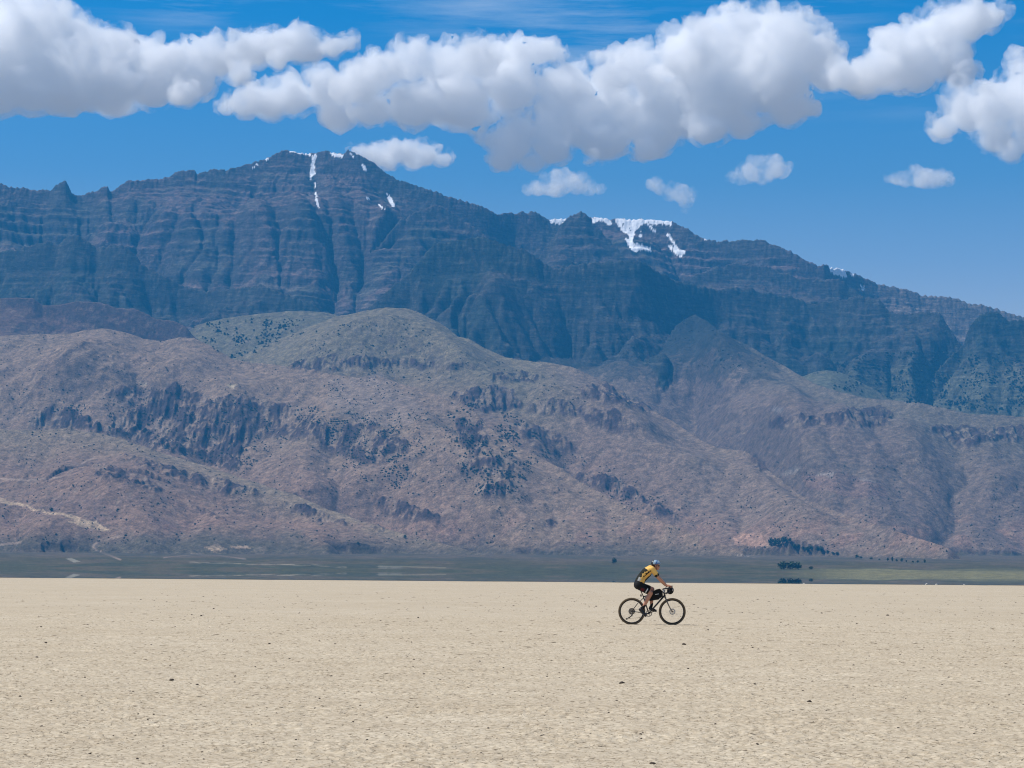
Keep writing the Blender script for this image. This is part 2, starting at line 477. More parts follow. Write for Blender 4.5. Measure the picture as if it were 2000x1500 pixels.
def add_spurs(Zc):
    """side ridges that run down and sideways from every crest, dividing its face into ravines"""
    Zb = Zc; Zc = Zc.copy()
    rs_ = random.Random(21)
    ue = eu
    for i, (nm, grp, prm, back, gs, pts) in enumerate(RIDGES):
        P = np.array(pts, float)
        cu, ct = px_ray(P[:, 0], P[:, 1])
        mtn = grp == 'm'
        x = max(P[0, 0], -500) + rs_.uniform(0, 40)
        end = min(P[-1, 0], 2500)
        while x < end:
            u0 = float(px_ray(x, 600)[0]); y0 = float(np.interp(u0, cu, P[:, 2]))
            x += rs_.uniform(28, 75) * (1.0 if mtn else 1.5) * (1.2 if nm == 'main' else 1)
            H = rs_.uniform(40, 115) if mtn else rs_.uniform(16, 48) * (.6 + gs)
            ln = rs_.uniform(350, 1100) if mtn else rs_.uniform(400, 1200)
            ang = rs_.gauss(0, .55)
            px_, py_ = u0 * y0, y0 - rs_.uniform(30, 160)
            line = []
            n = 9
            for k in range(n):
                line.append((px_, py_))
                ang += rs_.gauss(0, .14)
                px_ += math.sin(ang) * ln / n; py_ -= math.cos(ang) * ln / n
            L_ = np.array(line)
            fi = np.interp(L_[:, 1], eY, np.arange(len(eY))); fj = np.interp(L_[:, 0] / L_[:, 1], ue, np.arange(len(ue)))
            ok = (fi > 1) & (fi < len(eY) - 2) & (fj > 1) & (fj < len(ue) - 2)
            if ok.sum() < n: continue
            if (EL[fi.astype(int), fj.astype(int)] == i).sum() < 4: continue
            kk = np.arange(n) / (n - 1)
            zl = H * np.sin(np.pi * np.clip(kk, 0, 1) ** .8)
            sl = (rs_.uniform(.45, .8) if mtn else rs_.uniform(.18, .32))
            R_ = H / sl + 40; W_ = H / sl
            i0, i1 = np.searchsorted(eY, [L_[:, 1].min() - R_, L_[:, 1].max() + R_])
            j0 = max(np.searchsorted(ue, ((L_[:, 0] - R_) / L_[:, 1]).min()), 0); j1 = np.searchsorted(ue, ((L_[:, 0] + R_) / L_[:, 1]).max())
            sx, sy = EX[i0:i1, j0:j1], EY[i0:i1, j0:j1]
            if sx.size == 0: continue
            wxx = sx + 14 * fbm(sx / 90, sy / 90, 2)
            best = np.full(sx.shape, -1e9)
            for k in range(n - 1):
                a, b = L_[k], L_[k + 1]
                dx, dy = b - a
                t_ = np.clip(((wxx - a[0]) * dx + (sy - a[1]) * dy) / (dx * dx + dy * dy), 0, 1)
                dist = np.hypot(wxx - a[0] - t_ * dx, sy - a[1] - t_ * dy)
                best = np.maximum(best, (zl[k] + t_ * (zl[k + 1] - zl[k])) * np.clip(1 - dist / W_, 0, 1) ** 1.15)
            sub = Zc[i0:i1, j0:j1]; base_ = Zb[i0:i1, j0:j1]
            up = np.clip(best, 0, None) * (EL[i0:i1, j0:j1] == i)
            if not mtn: up = up * up / (up + 8.0)
            np.maximum(sub, base_ + up, out=sub)
    # the larger spurs one can trace in the photograph
    tb = np.maximum.accumulate((Zb - CAM_H) / EY, axis=0)
    for H, sl, pts in BIG_SPURS:
        P = np.array(pts, float); cum = np.r_[0, np.cumsum(np.hypot(np.diff(P[:, 0]), np.diff(P[:, 1])))]
        q = np.linspace(0, cum[-1], 12)
        lx, ly = np.interp(q, cum, P[:, 0]), np.interp(q, cum, P[:, 1])
        uu, tv = px_ray(lx, ly)
        L_ = []
        for u_, t_ in zip(uu, tv):
            j = int(np.clip(np.searchsorted(ue, u_), 0, len(ue) - 1)); i_ = int(np.clip(np.searchsorted(tb[:, j], t_), 0, len(eY) - 1))
            L_.append((u_ * eY[i_], eY[i_]))
        L_ = np.array(L_); n = len(L_)
        zl = H * np.sin(np.pi * np.linspace(.03, 1, n) ** .7)
        W_ = H / sl
        i0, i1 = np.searchsorted(eY, [L_[:, 1].min() - W_, L_[:, 1].max() + W_])
        j0 = np.searchsorted(ue, ((L_[:, 0] - W_) / L_[:, 1]).min()); j1 = np.searchsorted(ue, ((L_[:, 0] + W_) / L_[:, 1]).max())
        sx, sy = EX[i0:i1, j0:j1], EY[i0:i1, j0:j1]
        wxx = sx + 22 * fbm(sx / 110, sy / 110, 3)
        best = np.zeros(sx.shape)
        for k in range(n - 1):
            a, b = L_[k], L_[k + 1]
            dx, dy = b - a
            t_ = np.clip(((wxx - a[0]) * dx + (sy - a[1]) * dy) / (dx * dx + dy * dy + 1e-6), 0, 1)
            dist = np.hypot(wxx - a[0] - t_ * dx, sy - a[1] - t_ * dy)
            best = np.maximum(best, (zl[k] + t_ * (zl[k + 1] - zl[k])) * np.clip(1 - dist / W_, 0, 1) ** 1.2)
        Zc[i0:i1, j0:j1] = np.maximum(Zc[i0:i1, j0:j1], Zb[i0:i1, j0:j1] + best) + .25 * best
    return Zc


BIG_SPURS = [(105, .5, p) for p in (
  [(385,342),(430,395),(400,440),(355,482)], [(432,396),(480,440),(548,500)], [(530,310),(560,400),(600,520),(640,592)], [(690,305),(700,400),(720,520)], [(110,362),(150,420),(240,470),(280,505)],
  [(245,358),(215,420),(190,470)], [(820,370),(760,440),(700,540)], [(905,397),(965,470)], [(985,422),(1050,470),(1110,505)], [(300,355),(330,430),(300,500),(270,540)], [(620,300),(640,400),(590,480),(560,560)],
  [(850,482),(800,560),(755,612)], [(905,474),(880,560),(905,650)], [(1000,486),(960,580),(985,670)], [(1100,522),(1050,600),(1065,680)], [(1205,515),(1180,600),(1120,672)], [(1330,556),(1285,630)],
  [(1440,566),(1420,640)], [(1545,584),(1540,650),(1580,735)], [(1640,592),(1650,680),(1700,765)], [(1740,612),(1790,700),(1860,790)], [(145,462),(110,520),(60,575)], [(150,462),(200,530),(260,580)], [(1400,475),(1430,520),(1500,560)], [(1250,440),(1290,500)])]
BIG_SPURS += [(72, .28, p) for p in (
  [(743,738),(700,800),(640,880),(590,960)], [(747,738),(800,820),(870,900),(960,1000),(1050,1062)], [(745,742),(752,830),(740,930),(700,1000)], [(930,810),(960,900),(1050,990)], [(550,720),(470,800),(455,900)],
  [(1362,622),(1400,760),(1480,880)], [(1560,735),(1530,830),(1560,900),(1690,1010)], [(1755,786),(1780,900),(1850,1025)], [(1950,813),(1930,900),(1960,1025)], [(755,604),(690,660),(600,702)], [(825,616),(900,740),(1000,800)],
  [(1035,709),(1150,800),(1300,920),(1420,1020)], [(200,645),(150,720),(60,800)], [(300,668),(380,740),(420,800)], [(1660,770),(1640,880),(1640,980)])]
EZ0n = np.where(ED > 0, EZ0n + (add_spurs(EZ0n) - EZ0n) * sstep(30, 430, ED) * np.where(EL == 0, sstep(60, 700, ED) ** .5, 1), EZ0n)
Kf = np.where(EL == 0, .014, np.where(isMe, .022, .013)) * (.35 + .8 * hard)
Kf *= .6 + .8 * sstep(-.5, .6, fbm(EX / 500, EY / 500, 3))
EZ1, EA = weather(EX, EY, EZ0n, EL < 0, 16, Kf, .55, np.where(isMe, .16, .3))
keep = sstep(0, 70, ED) * (EL >= 0)
cut = EZ1 - EZ0n
cut = np.where(isMe, np.maximum(cut, -75), -13 * np.tanh(np.maximum(-cut, 0) / 13) + np.maximum(cut, 0))
for _ in range(2):
    cs = cut.copy(); cs[1:-1, 1:-1] = (cut[1:-1, 1:-1] * 2 + cut[:-2, 1:-1] + cut[2:, 1:-1] + cut[1:-1, :-2] + cut[1:-1, 2:]) / 6
    cut = np.where(isMe, cut, cs)
DEL = (EZ0n + cut - EZ0) * keep
FLOW = np.log10(np.maximum(EA, 1))

cols_px = np.concatenate([np.arange(-640, -40, 7.0), np.arange(-40, 2040, 1.7), np.arange(2040, 2640, 7.0)])
U = px_ray(cols_px, np.full(len(cols_px), 900.0))[0]
Yr = np.concatenate([np.arange(2300, 4600, 28.0), np.arange(4600, 5600, 6.0), np.arange(5600, 10500, 7.0), np.arange(10500, 12600, 60.0)])
NU, NY = len(U), len(Yr)
XX, YY, Z, LID, LD = landform(U, Yr)


def upsample(G):
    fi = np.clip(np.interp(Yr, eY, np.arange(len(eY))), 0, len(eY) - 1.001)
    fj = np.clip(np.interp(U, eu, np.arange(len(eu))), 0, len(eu) - 1.001)
    i0 = fi.astype(int); j0 = fj.astype(int)
    a = (fi - i0)[:, None]; b = (fj - j0)[None, :]
    i = i0[:, None]; j = j0[None, :]
    return (G[i, j] * (1 - a) * (1 - b) + G[i + 1, j] * a * (1 - b) + G[i, j + 1] * (1 - a) * b + G[i + 1, j + 1] * a * b)


isM = np.isin(LID, [i for i, r in enumerate(RIDGES) if r[1] == 'm'])
Z = Z + upsample(DEL)
flow = upsample(FLOW)
pz = plain_z(YY, XX)
foot = sstep(0, 90, Z - pz) * (LID >= 0)
Z = np.where(LID >= 0, np.maximum(Z, pz - 2), Z)
GS = np.array([r[4] for r in RIDGES] + [0.0])[LID]
face = sstep(0, 120, LD)
big = fbm(XX / 1400, YY / 1400, 3)
wob = 0.5 * fbm(XX / 240, YY / 240, 3)
g2 = ridged(XX / 85 + 1.6 * wob + 9, YY / 210 + wob, 3)
g3 = fbm(XX / 60, YY / 60, 4, 0.55)
rough = 0.35 + 0.65 * sstep(-.3, .5, fbm(XX / 500 + 7, YY / 500, 2))
Z = Z + foot * ((0.2 + .8 * face) * GS * rough * 15 * (g2 - .62) + np.where(isM, 4.5, 1.9) * g3)
# basalt layers of uneven thickness: benches and risers on the high faces
rs = np.random.RandomState(3)
kn = np.cumsum(rs.choice([14, 19, 26, 38, 60], 160) * rs.uniform(.8, 1.25, 160)) - 200
thick = np.diff(kn); hardn = rs.uniform(.15, 1, 159) ** 1.3
stepn = 26 * fbm(XX / 900, YY / 900, 3) + 7 * fbm(XX / 110, YY / 110, 3)
q = Z + stepn + .012 * XX
li = np.clip(np.searchsorted(kn, q) - 1, 0, 158)
fr = np.clip((q - kn[li]) / thick[li], 0, 1)
riser = sstep(.42, .92, fr)
w = isM * sstep(10, 70, LD) * hardn[li] * (.25 + .75 * sstep(-.6, .35, fbm(XX / 300 + 5, YY / 300, 4, .6)))
Z = Z + .8 * w * (riser - fr) * thick[li]
strata = w * np.exp(-((fr - .67) / .2) ** 2)
# ragged crest rocks
crest = np.exp(-(LD / 45.0) ** 2) * isM
Z = Z + crest * (9 * ridged(XX / 45, YY / 60, 3) - 5.5 + 5.0 * pn2(XX / 15, YY / 30) + 3 * pn2(XX / 8, YY / 20))
Z = Z + isM * sstep(0, 60, LD) * rough * (4.2 * fbm(XX / 22, YY / 26, 2, .6) + 5 * (ridged(XX / 38 + wob, YY / 90, 2) - .6))

# outlines traced in the photograph land on the slope they belong to
PX, PY = to_px(XX, YY, Z)
tt = (Z - CAM_H) / YY
vis = tt >= np.maximum.accumulate(tt, axis=0) - 1e-5
WPX = PX + 5 * fbm(XX / 60, YY / 90 + 3, 4, .6); WPY = PY + 5 * fbm(XX / 60 + 40, YY / 90, 4, .6)


def poly_mask(pts, x, y, extra=None):
    p = np.array(pts, float)
    out = np.zeros(x.shape, bool)
    sel = (x > p[:, 0].min()) & (x < p[:, 0].max()) & (y > p[:, 1].min()) & (y < p[:, 1].max())
    if extra is not None: sel &= extra
    xs, ys = x[sel], y[sel]
    ins = np.zeros(xs.shape, bool)
    j = len(p) - 1
    for i in range(len(p)):
        x1, y1, x2, y2 = *p[i], *p[j]
        if y1 != y2:
            c = ((y1 > ys) != (y2 > ys)) & (xs < (x2 - x1) * (ys - y1) / (y2 - y1) + x1)
            ins ^= c
        j = i
    out[sel] = ins
    return out


def near_line(pts, x, y, w):
    out = np.full(x.shape, 1e9)
    p = np.array(pts, float)
    for (x1, y1), (x2, y2) in zip(p[:-1], p[1:]):
        dx, dy = x2 - x1, y2 - y1
        t = np.clip(((x - x1) * dx + (y - y1) * dy) / (dx * dx + dy * dy), 0, 1)
        out = np.minimum(out, np.hypot(x - x1 - t * dx, y - y1 - t * dy))
    return sstep(w * 1.3, w * 0.7, out)


OUTCROPS = [
 (1.0, [(55,828),(75,808),(100,798),(140,800),(160,815),(215,836),(222,820),(268,798),(300,775),(330,758),(345,750),(372,766),(400,775),(432,780),(462,772),(478,800),(476,850),(468,922),(440,916),(400,906),(370,884),(300,880),(240,852),(170,840),(60,834)]),
 (0.7, [(465,770),(500,780),(560,792),(570,830),(600,850),(560,860),(500,850),(475,880)]),
 (0.75, [(560,800),(620,815),(660,840),(720,825),(790,850),(800,880),(760,905),(700,900),(640,885),(590,850)]),
 (1.0, [(880,775),(905,764),(960,755),(998,758),(1012,785),(1018,798),(985,800),(950,806),(920,800)]),
 (0.9, [(1025,797),(1060,786),(1108,780),(1126,798),(1122,816),(1060,809)]),
 (0.9, [(885,826),(942,818),(952,862),(932,890),(905,880),(895,850)]),
 (0.8, [(890,905),(960,898),(1004,902),(996,932),(940,925),(900,920)]),
 (1.0, [(940,948),(1000,938),(1004,958),(985,968),(945,975),(925,960)]),
 (0.9, [(730,976),(770,974),(830,1000),(862,1012),(800,1020),(752,1002)]),
 (0.7, [(725,1030),(750,1032),(752,1042),(730,1040)]),
 (0.95, [(1090,918),(1150,932),(1200,930),(1240,962),(1312,1000),(1332,1016),(1290,1010),(1230,978),(1150,948)]),
 (0.8, [(952,735),(1010,729),(1068,736),(1050,746),(960,747)]),
 (0.9, [(560,718),(600,702),(650,697),(720,699),(800,705),(880,711),(930,716),(880,722),(780,714),(700,718),(640,727),(590,724)]),
 (0.8, [(1050,1015),(1088,1017),(1088,1030),(1056,1026)]),
 (0.9, [(1495,822),(1560,812),(1620,810),(1680,803),(1712,796),(1742,806),(1736,826),(1690,834),(1620,830),(1560,836),(1505,838)]),
 (0.9, [(1818,838),(1840,830),(1900,840),(1960,834),(2100,828),(2100,866),(1950,858),(1890,876),(1850,862)]),
 (0.8, [(1130,760),(1180,748),(1235,778),(1280,806),(1200,790),(1140,778)]),
 (0.7, [(1120,800),(1200,800),(1260,840),(1200,845),(1140,820)]),
 (0.7, [(240,890),(300,900),(350,920),(420,935),(500,955),(510,965),(440,965),(340,935),(270,912)]),
 (0.6, [(175,905),(230,915),(290,935),(320,960),(250,950),(190,935)]),
 (0.7, [(540,985),(580,985),(650,1010),(680,1025),(600,1010)]),
 (0.6, [(360,980),(400,995),(440,1015),(400,1010)]),
 (0.7, [(200,770),(240,755),(300,760),(320,775),(260,785)]),
 (0.6, [(1440,885),(1480,890),(1510,925),(1480,915)]),
 (0.6, [(1000,820),(1080,840),(1130,880),(1090,890),(1020,860)]),
]
SNOW = [
 [(610,300),(619,302),(615,320),(614,334),(617,338),(611,344),(606,354),(605,338),(607,320)],
 [(615,376),(618,374),(620,390),(624,405),(620,404),(616,390)],
 [(613,356),(616,356),(617,366),(614,366)],
 [(565,292),(590,296),(608,299),(607,304),(590,301),(566,297)],
 [(640,297),(655,299),(672,302),(670,308),(655,306),(644,302)],
 [(682,297),(687,299),(692,308),(686,305)],
 [(706,321),(711,322),(717,334),(711,334)],
 [(753,377),(759,379),(765,388),(772,404),(767,404),(759,394)],
 [(737,398),(742,400),(752,409),(746,408)],
 [(715,383),(722,386),(722,391),(716,389)],
 [(518,307),(526,308),(525,314),(519,313)], [(492,325),(498,324),(498,329),(493,330)], [(500,319),(505,318),(505,323),(501,323)],
 [(1072,427),(1108,426),(1100,434),(1094,438),(1076,436)],
 [(1155,423),(1172,422),(1192,428),(1196,440),(1186,438),(1174,431),(1163,436),(1157,436)],
 [(1200,426),(1250,427),(1312,429),(1311,441),(1290,437),(1279,440),(1266,436),(1252,440),(1243,450),(1237,462),(1236,474),(1252,478),(1271,484),(1272,492),(1256,488),(1238,492),(1228,482),(1221,464),(1230,468),(1226,456),(1214,452),(1208,440)],
 [(1262,434),(1267,436),(1282,453),(1277,452)],
 [(1247,449),(1253,449),(1252,454),(1247,454)], [(1248,458),(1255,458),(1254,463),(1248,463)],
 [(1300,455),(1306,458),(1320,478),(1326,486),(1338,489),(1338,496),(1330,504),(1318,494),(1305,482),(1309,478),(1318,484),(1312,472)],
 [(1618,514),(1648,519),(1655,542),(1640,538),(1622,533)],
 [(1679,556),(1686,558),(1689,569),(1684,566)], [(1661,534),(1670,536),(1668,540),(1662,539)], [(1376,463),(1382,464),(1379,471),(1375,470)],
]
rockm = np.zeros(Z.shape)
nzr = fbm(XX / 45, YY / 110, 4, .6)
for wgt, pts in OUTCROPS:
    rockm = np.maximum(rockm, wgt * poly_mask(pts, WPX, WPY, LID >= 0))
# soften masks, then break them up
for _ in range(2):
    rockm[1:-1] = (rockm[:-2] + 2 * rockm[1:-1] + rockm[2:]) / 4
    rockm[:, 1:-1] = (rockm[:, :-2] + 2 * rockm[:, 1:-1] + rockm[:, 2:]) / 4
outc = rockm.copy()
# outcrops stand proud of the slope as broken ribs
Z = Z + outc * (6.0 + 16 * (ridged(XX / 30, YY / 120, 2) - .5) + 7 * nzr)

gy = np.gradient(Z, axis=0) / np.gradient(YY, axis=0)
gx = np.gradient(Z, axis=1) / np.maximum(np.gradient(XX, axis=1), 1e-3) - 0
slope = np.hypot(gx, gy)

PX, PY = to_px(XX, YY, Z)
snow = np.zeros(Z.shape, bool)
SWX = PX + 1.6 * pn2(XX / 9, YY / 25); SWY = PY + 1.6 * pn2(XX / 9 + 33, YY / 25)
for pts in SNOW:
    snow |= poly_mask(pts, SWX, SWY, isM)
snow &= fbm(XX / 14, YY / 30, 2) > -.62

# ---- rock, soil and plant colours
n_l = fbm(XX / 420 + 3, YY / 420, 4, .55)
n_m = fbm(XX / 110 + 3, YY / 150, 4, .6)
n_s = fbm(XX / 26, YY / 45, 3, .65)
n_f = pn2(XX / 9, YY / 22)
C = np.zeros(Z.shape + (3,))


def paint(mask, rgb):
    mask = np.clip(mask, 0, 1)[..., None]
    C[:] = C * (1 - mask) + np.array(rgb) * mask


paint(np.ones(Z.shape), (.078, .069, .036))                         # sagebrush plain
steep_m = sstep(.62, 1.15, slope + .25 * n_m)
paint(isM * 1.0, (.100, .070, .062))
paint((LID == 0) * .9, (.135, .094, .084))
paint(isM * sstep(-.1, .7, n_l) * .8, (.068, .074, .052))           # thin grass on the benches
paint(isM * steep_m * .75, (.046, .043, .044))
paint(isM * sstep(4.0, 5.3, flow + .25 * n_m) * .65, (.110, .095, .080))
paint(strata * .85, (.018, .018, .022))                       # basalt
paint(isM * sstep(.05, .6, n_s + .3 * n_f) * .55, (.046, .045, .045))
paint(isM * sstep(.1, .7, -n_m + .3 * n_s) * (1 - steep_m) * .5, (.110, .094, .080))
names = NAMES


def L_(n): return (LID == names.index(n)) * 1.0


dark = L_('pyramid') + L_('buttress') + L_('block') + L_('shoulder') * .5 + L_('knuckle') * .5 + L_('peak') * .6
paint(dark * (.50 + .35 * sstep(-.3, .5, n_l)), (.024, .032, .026))  # dark greenish rock, with cloud shade on these faces painted into it
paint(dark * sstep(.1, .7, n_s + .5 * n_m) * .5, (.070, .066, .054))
hills_ = (LID >= 0) & ~isM
paint((LID == 0) * sstep(1560, 1760, PX + 30 * n_l) * .75, (.165, .130, .105))
paint((L_('buttress') + L_('block') + L_('shoulder')) * sstep(1540, 1700, PX + 50 * n_l) * sstep(690, 745, PY + 22 * n_m) * .85, (.098, .095, .060))
paint(L_('bench'), (.125, .112, .070))
paint(L_('mound'), (.105, .105, .066))
paint(L_('redridge'), (.105, .066, .052))
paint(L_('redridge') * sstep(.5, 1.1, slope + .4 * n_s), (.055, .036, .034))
paint(L_('spur'), (.150, .108, .082))
paint(L_('spur') * sstep(700, 200, LD) * .6, (.130, .112, .074))
paint(L_('dome'), (.160, .132, .082))
paint(L_('dome') * sstep(1000, 1180, PX + 40 * n_l), (.180, .130, .096))
paint(L_('dome') * sstep(350, 900, LD) * .85, (.190, .125, .090))
paint(L_('tanhill'), (.205, .145, .100))
paint(L_('tanhill') * sstep(0, 260, LD) * sstep(-.2, .6, n_m) * .6, (.23, .155, .11))
paint(L_('tanhill') * sstep(500, 1000, LD) * .6, (.195, .118, .085))
paint(L_('front') + L_('knob'), (.200, .130, .092))
paint(L_('front') * sstep(260, 0, LD) * .8, (.215, .165, .105))
paint(L_('knob') * sstep(.0, .6, n_m) * .6, (.155, .100, .080))
hills = (LID >= 0) & ~isM
# orange-pink earth on the lowest slopes, sage where they flatten out
low = hills * sstep(985, 1045, PY + 14 * n_l)
paint(low * sstep(-.25, .5, n_m + .5 * n_l) * .6, (.265, .155, .110))
fy = PY + 18 * n_l + 12 * n_m - .030 * (PX - 600) * (PX > 600)
paint(hills * sstep(1026, 1066, fy) * .8, (.105, .083, .058))
paint(hills * sstep(1046, 1082, fy) * .8, (.078, .068, .044))
paint(hills * sstep(.15, .75, n_l + .4 * n_m) * .14, (.140, .118, .075))
paint(hills * sstep(.2, .8, n_s + .35 * n_m) * .42, (.085, .070, .058))
paint(hills * sstep(.25, .8, -n_s + .3 * n_m) * .35, (.225, .175, .130))
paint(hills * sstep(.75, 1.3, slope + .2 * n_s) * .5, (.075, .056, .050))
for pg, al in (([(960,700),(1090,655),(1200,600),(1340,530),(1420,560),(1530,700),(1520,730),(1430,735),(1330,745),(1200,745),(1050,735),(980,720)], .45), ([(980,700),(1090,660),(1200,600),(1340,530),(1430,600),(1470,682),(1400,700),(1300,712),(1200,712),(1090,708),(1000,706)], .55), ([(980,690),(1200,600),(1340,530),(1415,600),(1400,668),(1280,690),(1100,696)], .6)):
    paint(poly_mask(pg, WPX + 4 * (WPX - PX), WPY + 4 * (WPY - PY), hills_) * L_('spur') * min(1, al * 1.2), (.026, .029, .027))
paint(poly_mask([(1560,930),(1640,925),(1720,945),(1740,975),(1650,970),(1580,955)], WPX, WPY, hills) * .3, (.205, .120, .100))
paint(poly_mask([(640,740),(745,730),(830,800),(800,830),(700,830),(640,790)], WPX, WPY, hills) * .55, (.215, .165, .130))
rk = np.clip(outc * 1.5 * sstep(-.35, .30, nzr + .65 * n_f + .55 * n_s), 0, 1)
paint(rk * hills * .92, (.052, .036, .036))
paint(outc * hills * sstep(.25, .6, -nzr + .3 * n_f) * .5, (.26, .20, .15))
paint(poly_mask([(958,752),(1000,756),(1014,790),(990,798),(968,796)], WPX, WPY, hills) * .6, (.125, .095, .080))
for pts, rgb, a in [
  ([(0,971),(40,983),(100,1000),(180,1019),(224,1034),(190,1037),(150,1026),(128,1017),(150,1018),(95,1003),(40,988),(-60,972)], (.43, .315, .20), .9),
  ([(1430,1050),(1450,1043),(1485,1046),(1503,1058),(1502,1068),(1470,1066),(1440,1064)], (.36, .22, .155), .85),
  ([(395,1066),(430,1063),(445,1072),(420,1075)], (.40, .29, .19), .8), ([(450,1066),(480,1068),(492,1074),(455,1072)], (.38, .27, .18), .8),
  ([(1440,1085),(1470,1084),(1500,1087),(1475,1090)], (.36, .30, .24), .7),
  ([(272,748),(290,745),(285,755)], (.32, .27, .2), .7), ([(445,750),(462,750),(455,762)], (.38, .31, .2), .7),
  ([(1522,928),(1550,912),(1562,916),(1548,928)], (.34, .31, .28), .38), ([(1595,930),(1600,922),(1628,924),(1622,932)], (.36, .33, .30), .38), ([(1675,938),(1690,930),(1715,940)], (.32, .28, .25), .3),
  ([(1505,800),(1515,793),(1530,795),(1525,806)], (.26, .25, .25), .4)]:
    paint(poly_mask(pts, PX + .8 * (WPX - PX), PY + .8 * (WPY - PY), LID > -2) * a * (.6 + .4 * sstep(-.4, .3, n_s + n_f)), rgb)
for pts, w in [([(235,1093),(215,1085),(190,1076),(181,1067),(190,1059),(215,1052),(240,1047)], 1.8), ([(-20,1070),(10,1062),(40,1060)], 2.0), ([(320,1089),(380,1083),(430,1085),(480,1092)], 1.2), ([(160,905),(185,893)], 1.6), ([(0,935),(55,938),(120,932)], 1.4)]:
    paint(near_line(pts, PX, PY, w) * .75, (.30, .22, .165))
# plain: greener and darker towards the shore, bleached edges of old shore lines
flat = (LID < 0) * 1.0
nb = fbm(XX / 160, YY / 500, 4, .6)
paint(flat * sstep(4000, 4700, YY + 260 * nb) * .7, (.108, .084, .060))
paint(flat * sstep(3900, 3300, YY + 220 * nb) * .8, (.058, .066, .040))
paint(flat * sstep(.0, .5, nb) * .55, (.115, .088, .060))
paint(flat * sstep(.0, .5, -nb) * .45, (.050, .052, .034))
paint(flat * sstep(1500, 1700, PX) * sstep(3700, 3300, YY + 260 * nb) * .75, (.20, .18, .085))
paint(near_line([(370,1098),(430,1100),(520,1102),(600,1103),(676,1108)], PX, PY, 1.6) * .45 * sstep(-.1, .4, n_s), (.36, .31, .23))
paint(near_line([(740,1106),(800,1107),(870,1109)], PX, PY, 1.3) * .35, (.28, .25, .17))
paint(poly_mask([(738,1106),(758,1106),(758,1111),(738,1111)], WPX, PY, flat > 0) * .7 + poly_mask([(762,1106),(785,1107),(785,1112),(762,1111)], WPX, PY, flat > 0) * .5, (.16, .15, .115))
paint(poly_mask([(128,1091),(140,1090),(158,1097),(145,1099)], PX, PY, LID > -2) * .6, (.30, .28, .22))
C *= (1 + .10 * n_f + .10 * n_s)[..., None]
paint(snow * 1.0, (.86, .88, .90))
C = np.clip(C * np.where(snow, 1, .92)[..., None], .010, .95)

# ---- one mesh per landform, cut along the line where one gives way to the other
verts = np.stack([XX, YY, Z], -1).reshape(-1, 3)
idx = np.arange(NU * NY).reshape(NY, NU)
quads = np.stack([idx[:-1, :-1], idx[:-1, 1:], idx[1:, 1:], idx[1:, :-1]], -1).reshape(-1, 4)
own = np.where(isM, 2, np.where(LID >= 0, 1, 0))
qo = own[:-1, :-1].ravel()



def earth(name, bump, banded):
    t = NT(name)
    ca = t.n('VertexColor', layer_name='soil')
    tc = t.n('TexCoord')
    f1 = t.noise(tc.outputs['Object'], 0.055, 5, .65)
    f2 = t.noise(tc.outputs['Object'], 0.22, 3, .6)
    c = t.mix(1.0, ca.outputs['Color'], t.ramp(f1, [(0.28, .5), (0.5, 1.0), (0.74, 1.6)]), 'MULTIPLY')
    c = t.mix(1.0, c, t.ramp(f2, [(0.25, .68), (0.5, 1.0), (0.75, 1.35)]), 'MULTIPLY')
    hb = t.math('ADD', f1, t.math('MULTIPLY', f2, .35))
    if banded:
        mp = t.n('Mapping'); mp.inputs['Scale'].default_value = (1 / 70, 1 / 70, 1 / 9)
        t.l(tc.outputs['Object'], mp.inputs['Vector'])
        f3 = t.noise(mp.outputs[0], 1.0, 4, .65)
        c = t.mix(1.0, c, t.ramp(f3, [(0.32, .55), (0.5, 1.0), (0.70, 1.5)]), 'MULTIPLY')
        hb = t.math('ADD', hb, t.math('MULTIPLY', f3, 1.2))
    lum = t.n('RGBToBW'); t.l(ca.outputs['Color'], lum.inputs[0])
    c = t.mix(t.math('GREATER_THAN', lum.outputs[0], 0.6), c, (.84, .86, .89))
    t.principled(c, .95, .1, 0, t.bump(hb, bump, 6.0))
    return t.m


mats = {'mountains': earth('layered_basalt', .6, True), 'hills': earth('hill_soil', .32, False), 'plain': earth('sage_plain', .2, False)}
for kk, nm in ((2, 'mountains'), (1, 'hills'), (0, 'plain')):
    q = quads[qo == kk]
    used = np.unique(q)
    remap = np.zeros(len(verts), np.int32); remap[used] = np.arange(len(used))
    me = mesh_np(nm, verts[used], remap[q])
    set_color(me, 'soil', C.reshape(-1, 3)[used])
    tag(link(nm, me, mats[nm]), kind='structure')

# ------------------------------------------------------------------ dry lake bed and the mirage beyond it
MIRAGE_EDGE = 295.0
xs = np.concatenate([[-9000, -3000, -900, -300, -120, -60], np.arange(-40, 41, 4.0), [60, 120, 300, 900, 3000, 9000]])
ys = np.concatenate([[-600, -100, 0], np.arange(10, 300, 5.0), [320, 400, 600, 1000, 1600, 2400, 3200, 14000]])
gx_, gy_ = np.meshgrid(xs, ys)
gz_ = np.where(gy_ > 300, -np.clip((gy_ - 300) * .02, 0, .8), 0.0)
gz_ = np.where(gy_ > 3500, -30.0, gz_)
nx_, ny_ = len(xs), len(ys)
gi = np.arange(nx_ * ny_).reshape(ny_, nx_)
gq = np.stack([gi[:-1, :-1], gi[:-1, 1:], gi[1:, 1:], gi[1:, :-1]], -1).reshape(-1, 4)
t = NT('dry_lake_mud')
tc = t.n('TexCoord')
P = tc.outputs['Object']
big_ = t.noise(P, 0.09, 4, .6)
mid_ = t.noise(P, 0.9, 4, .6)
fine = t.noise(P, 15.0, 4, .7)
crk = t.n('TexVoronoi', feature='DISTANCE_TO_EDGE', i_Scale=13.0)
wv = t.n('VectorMath', operation='ADD')
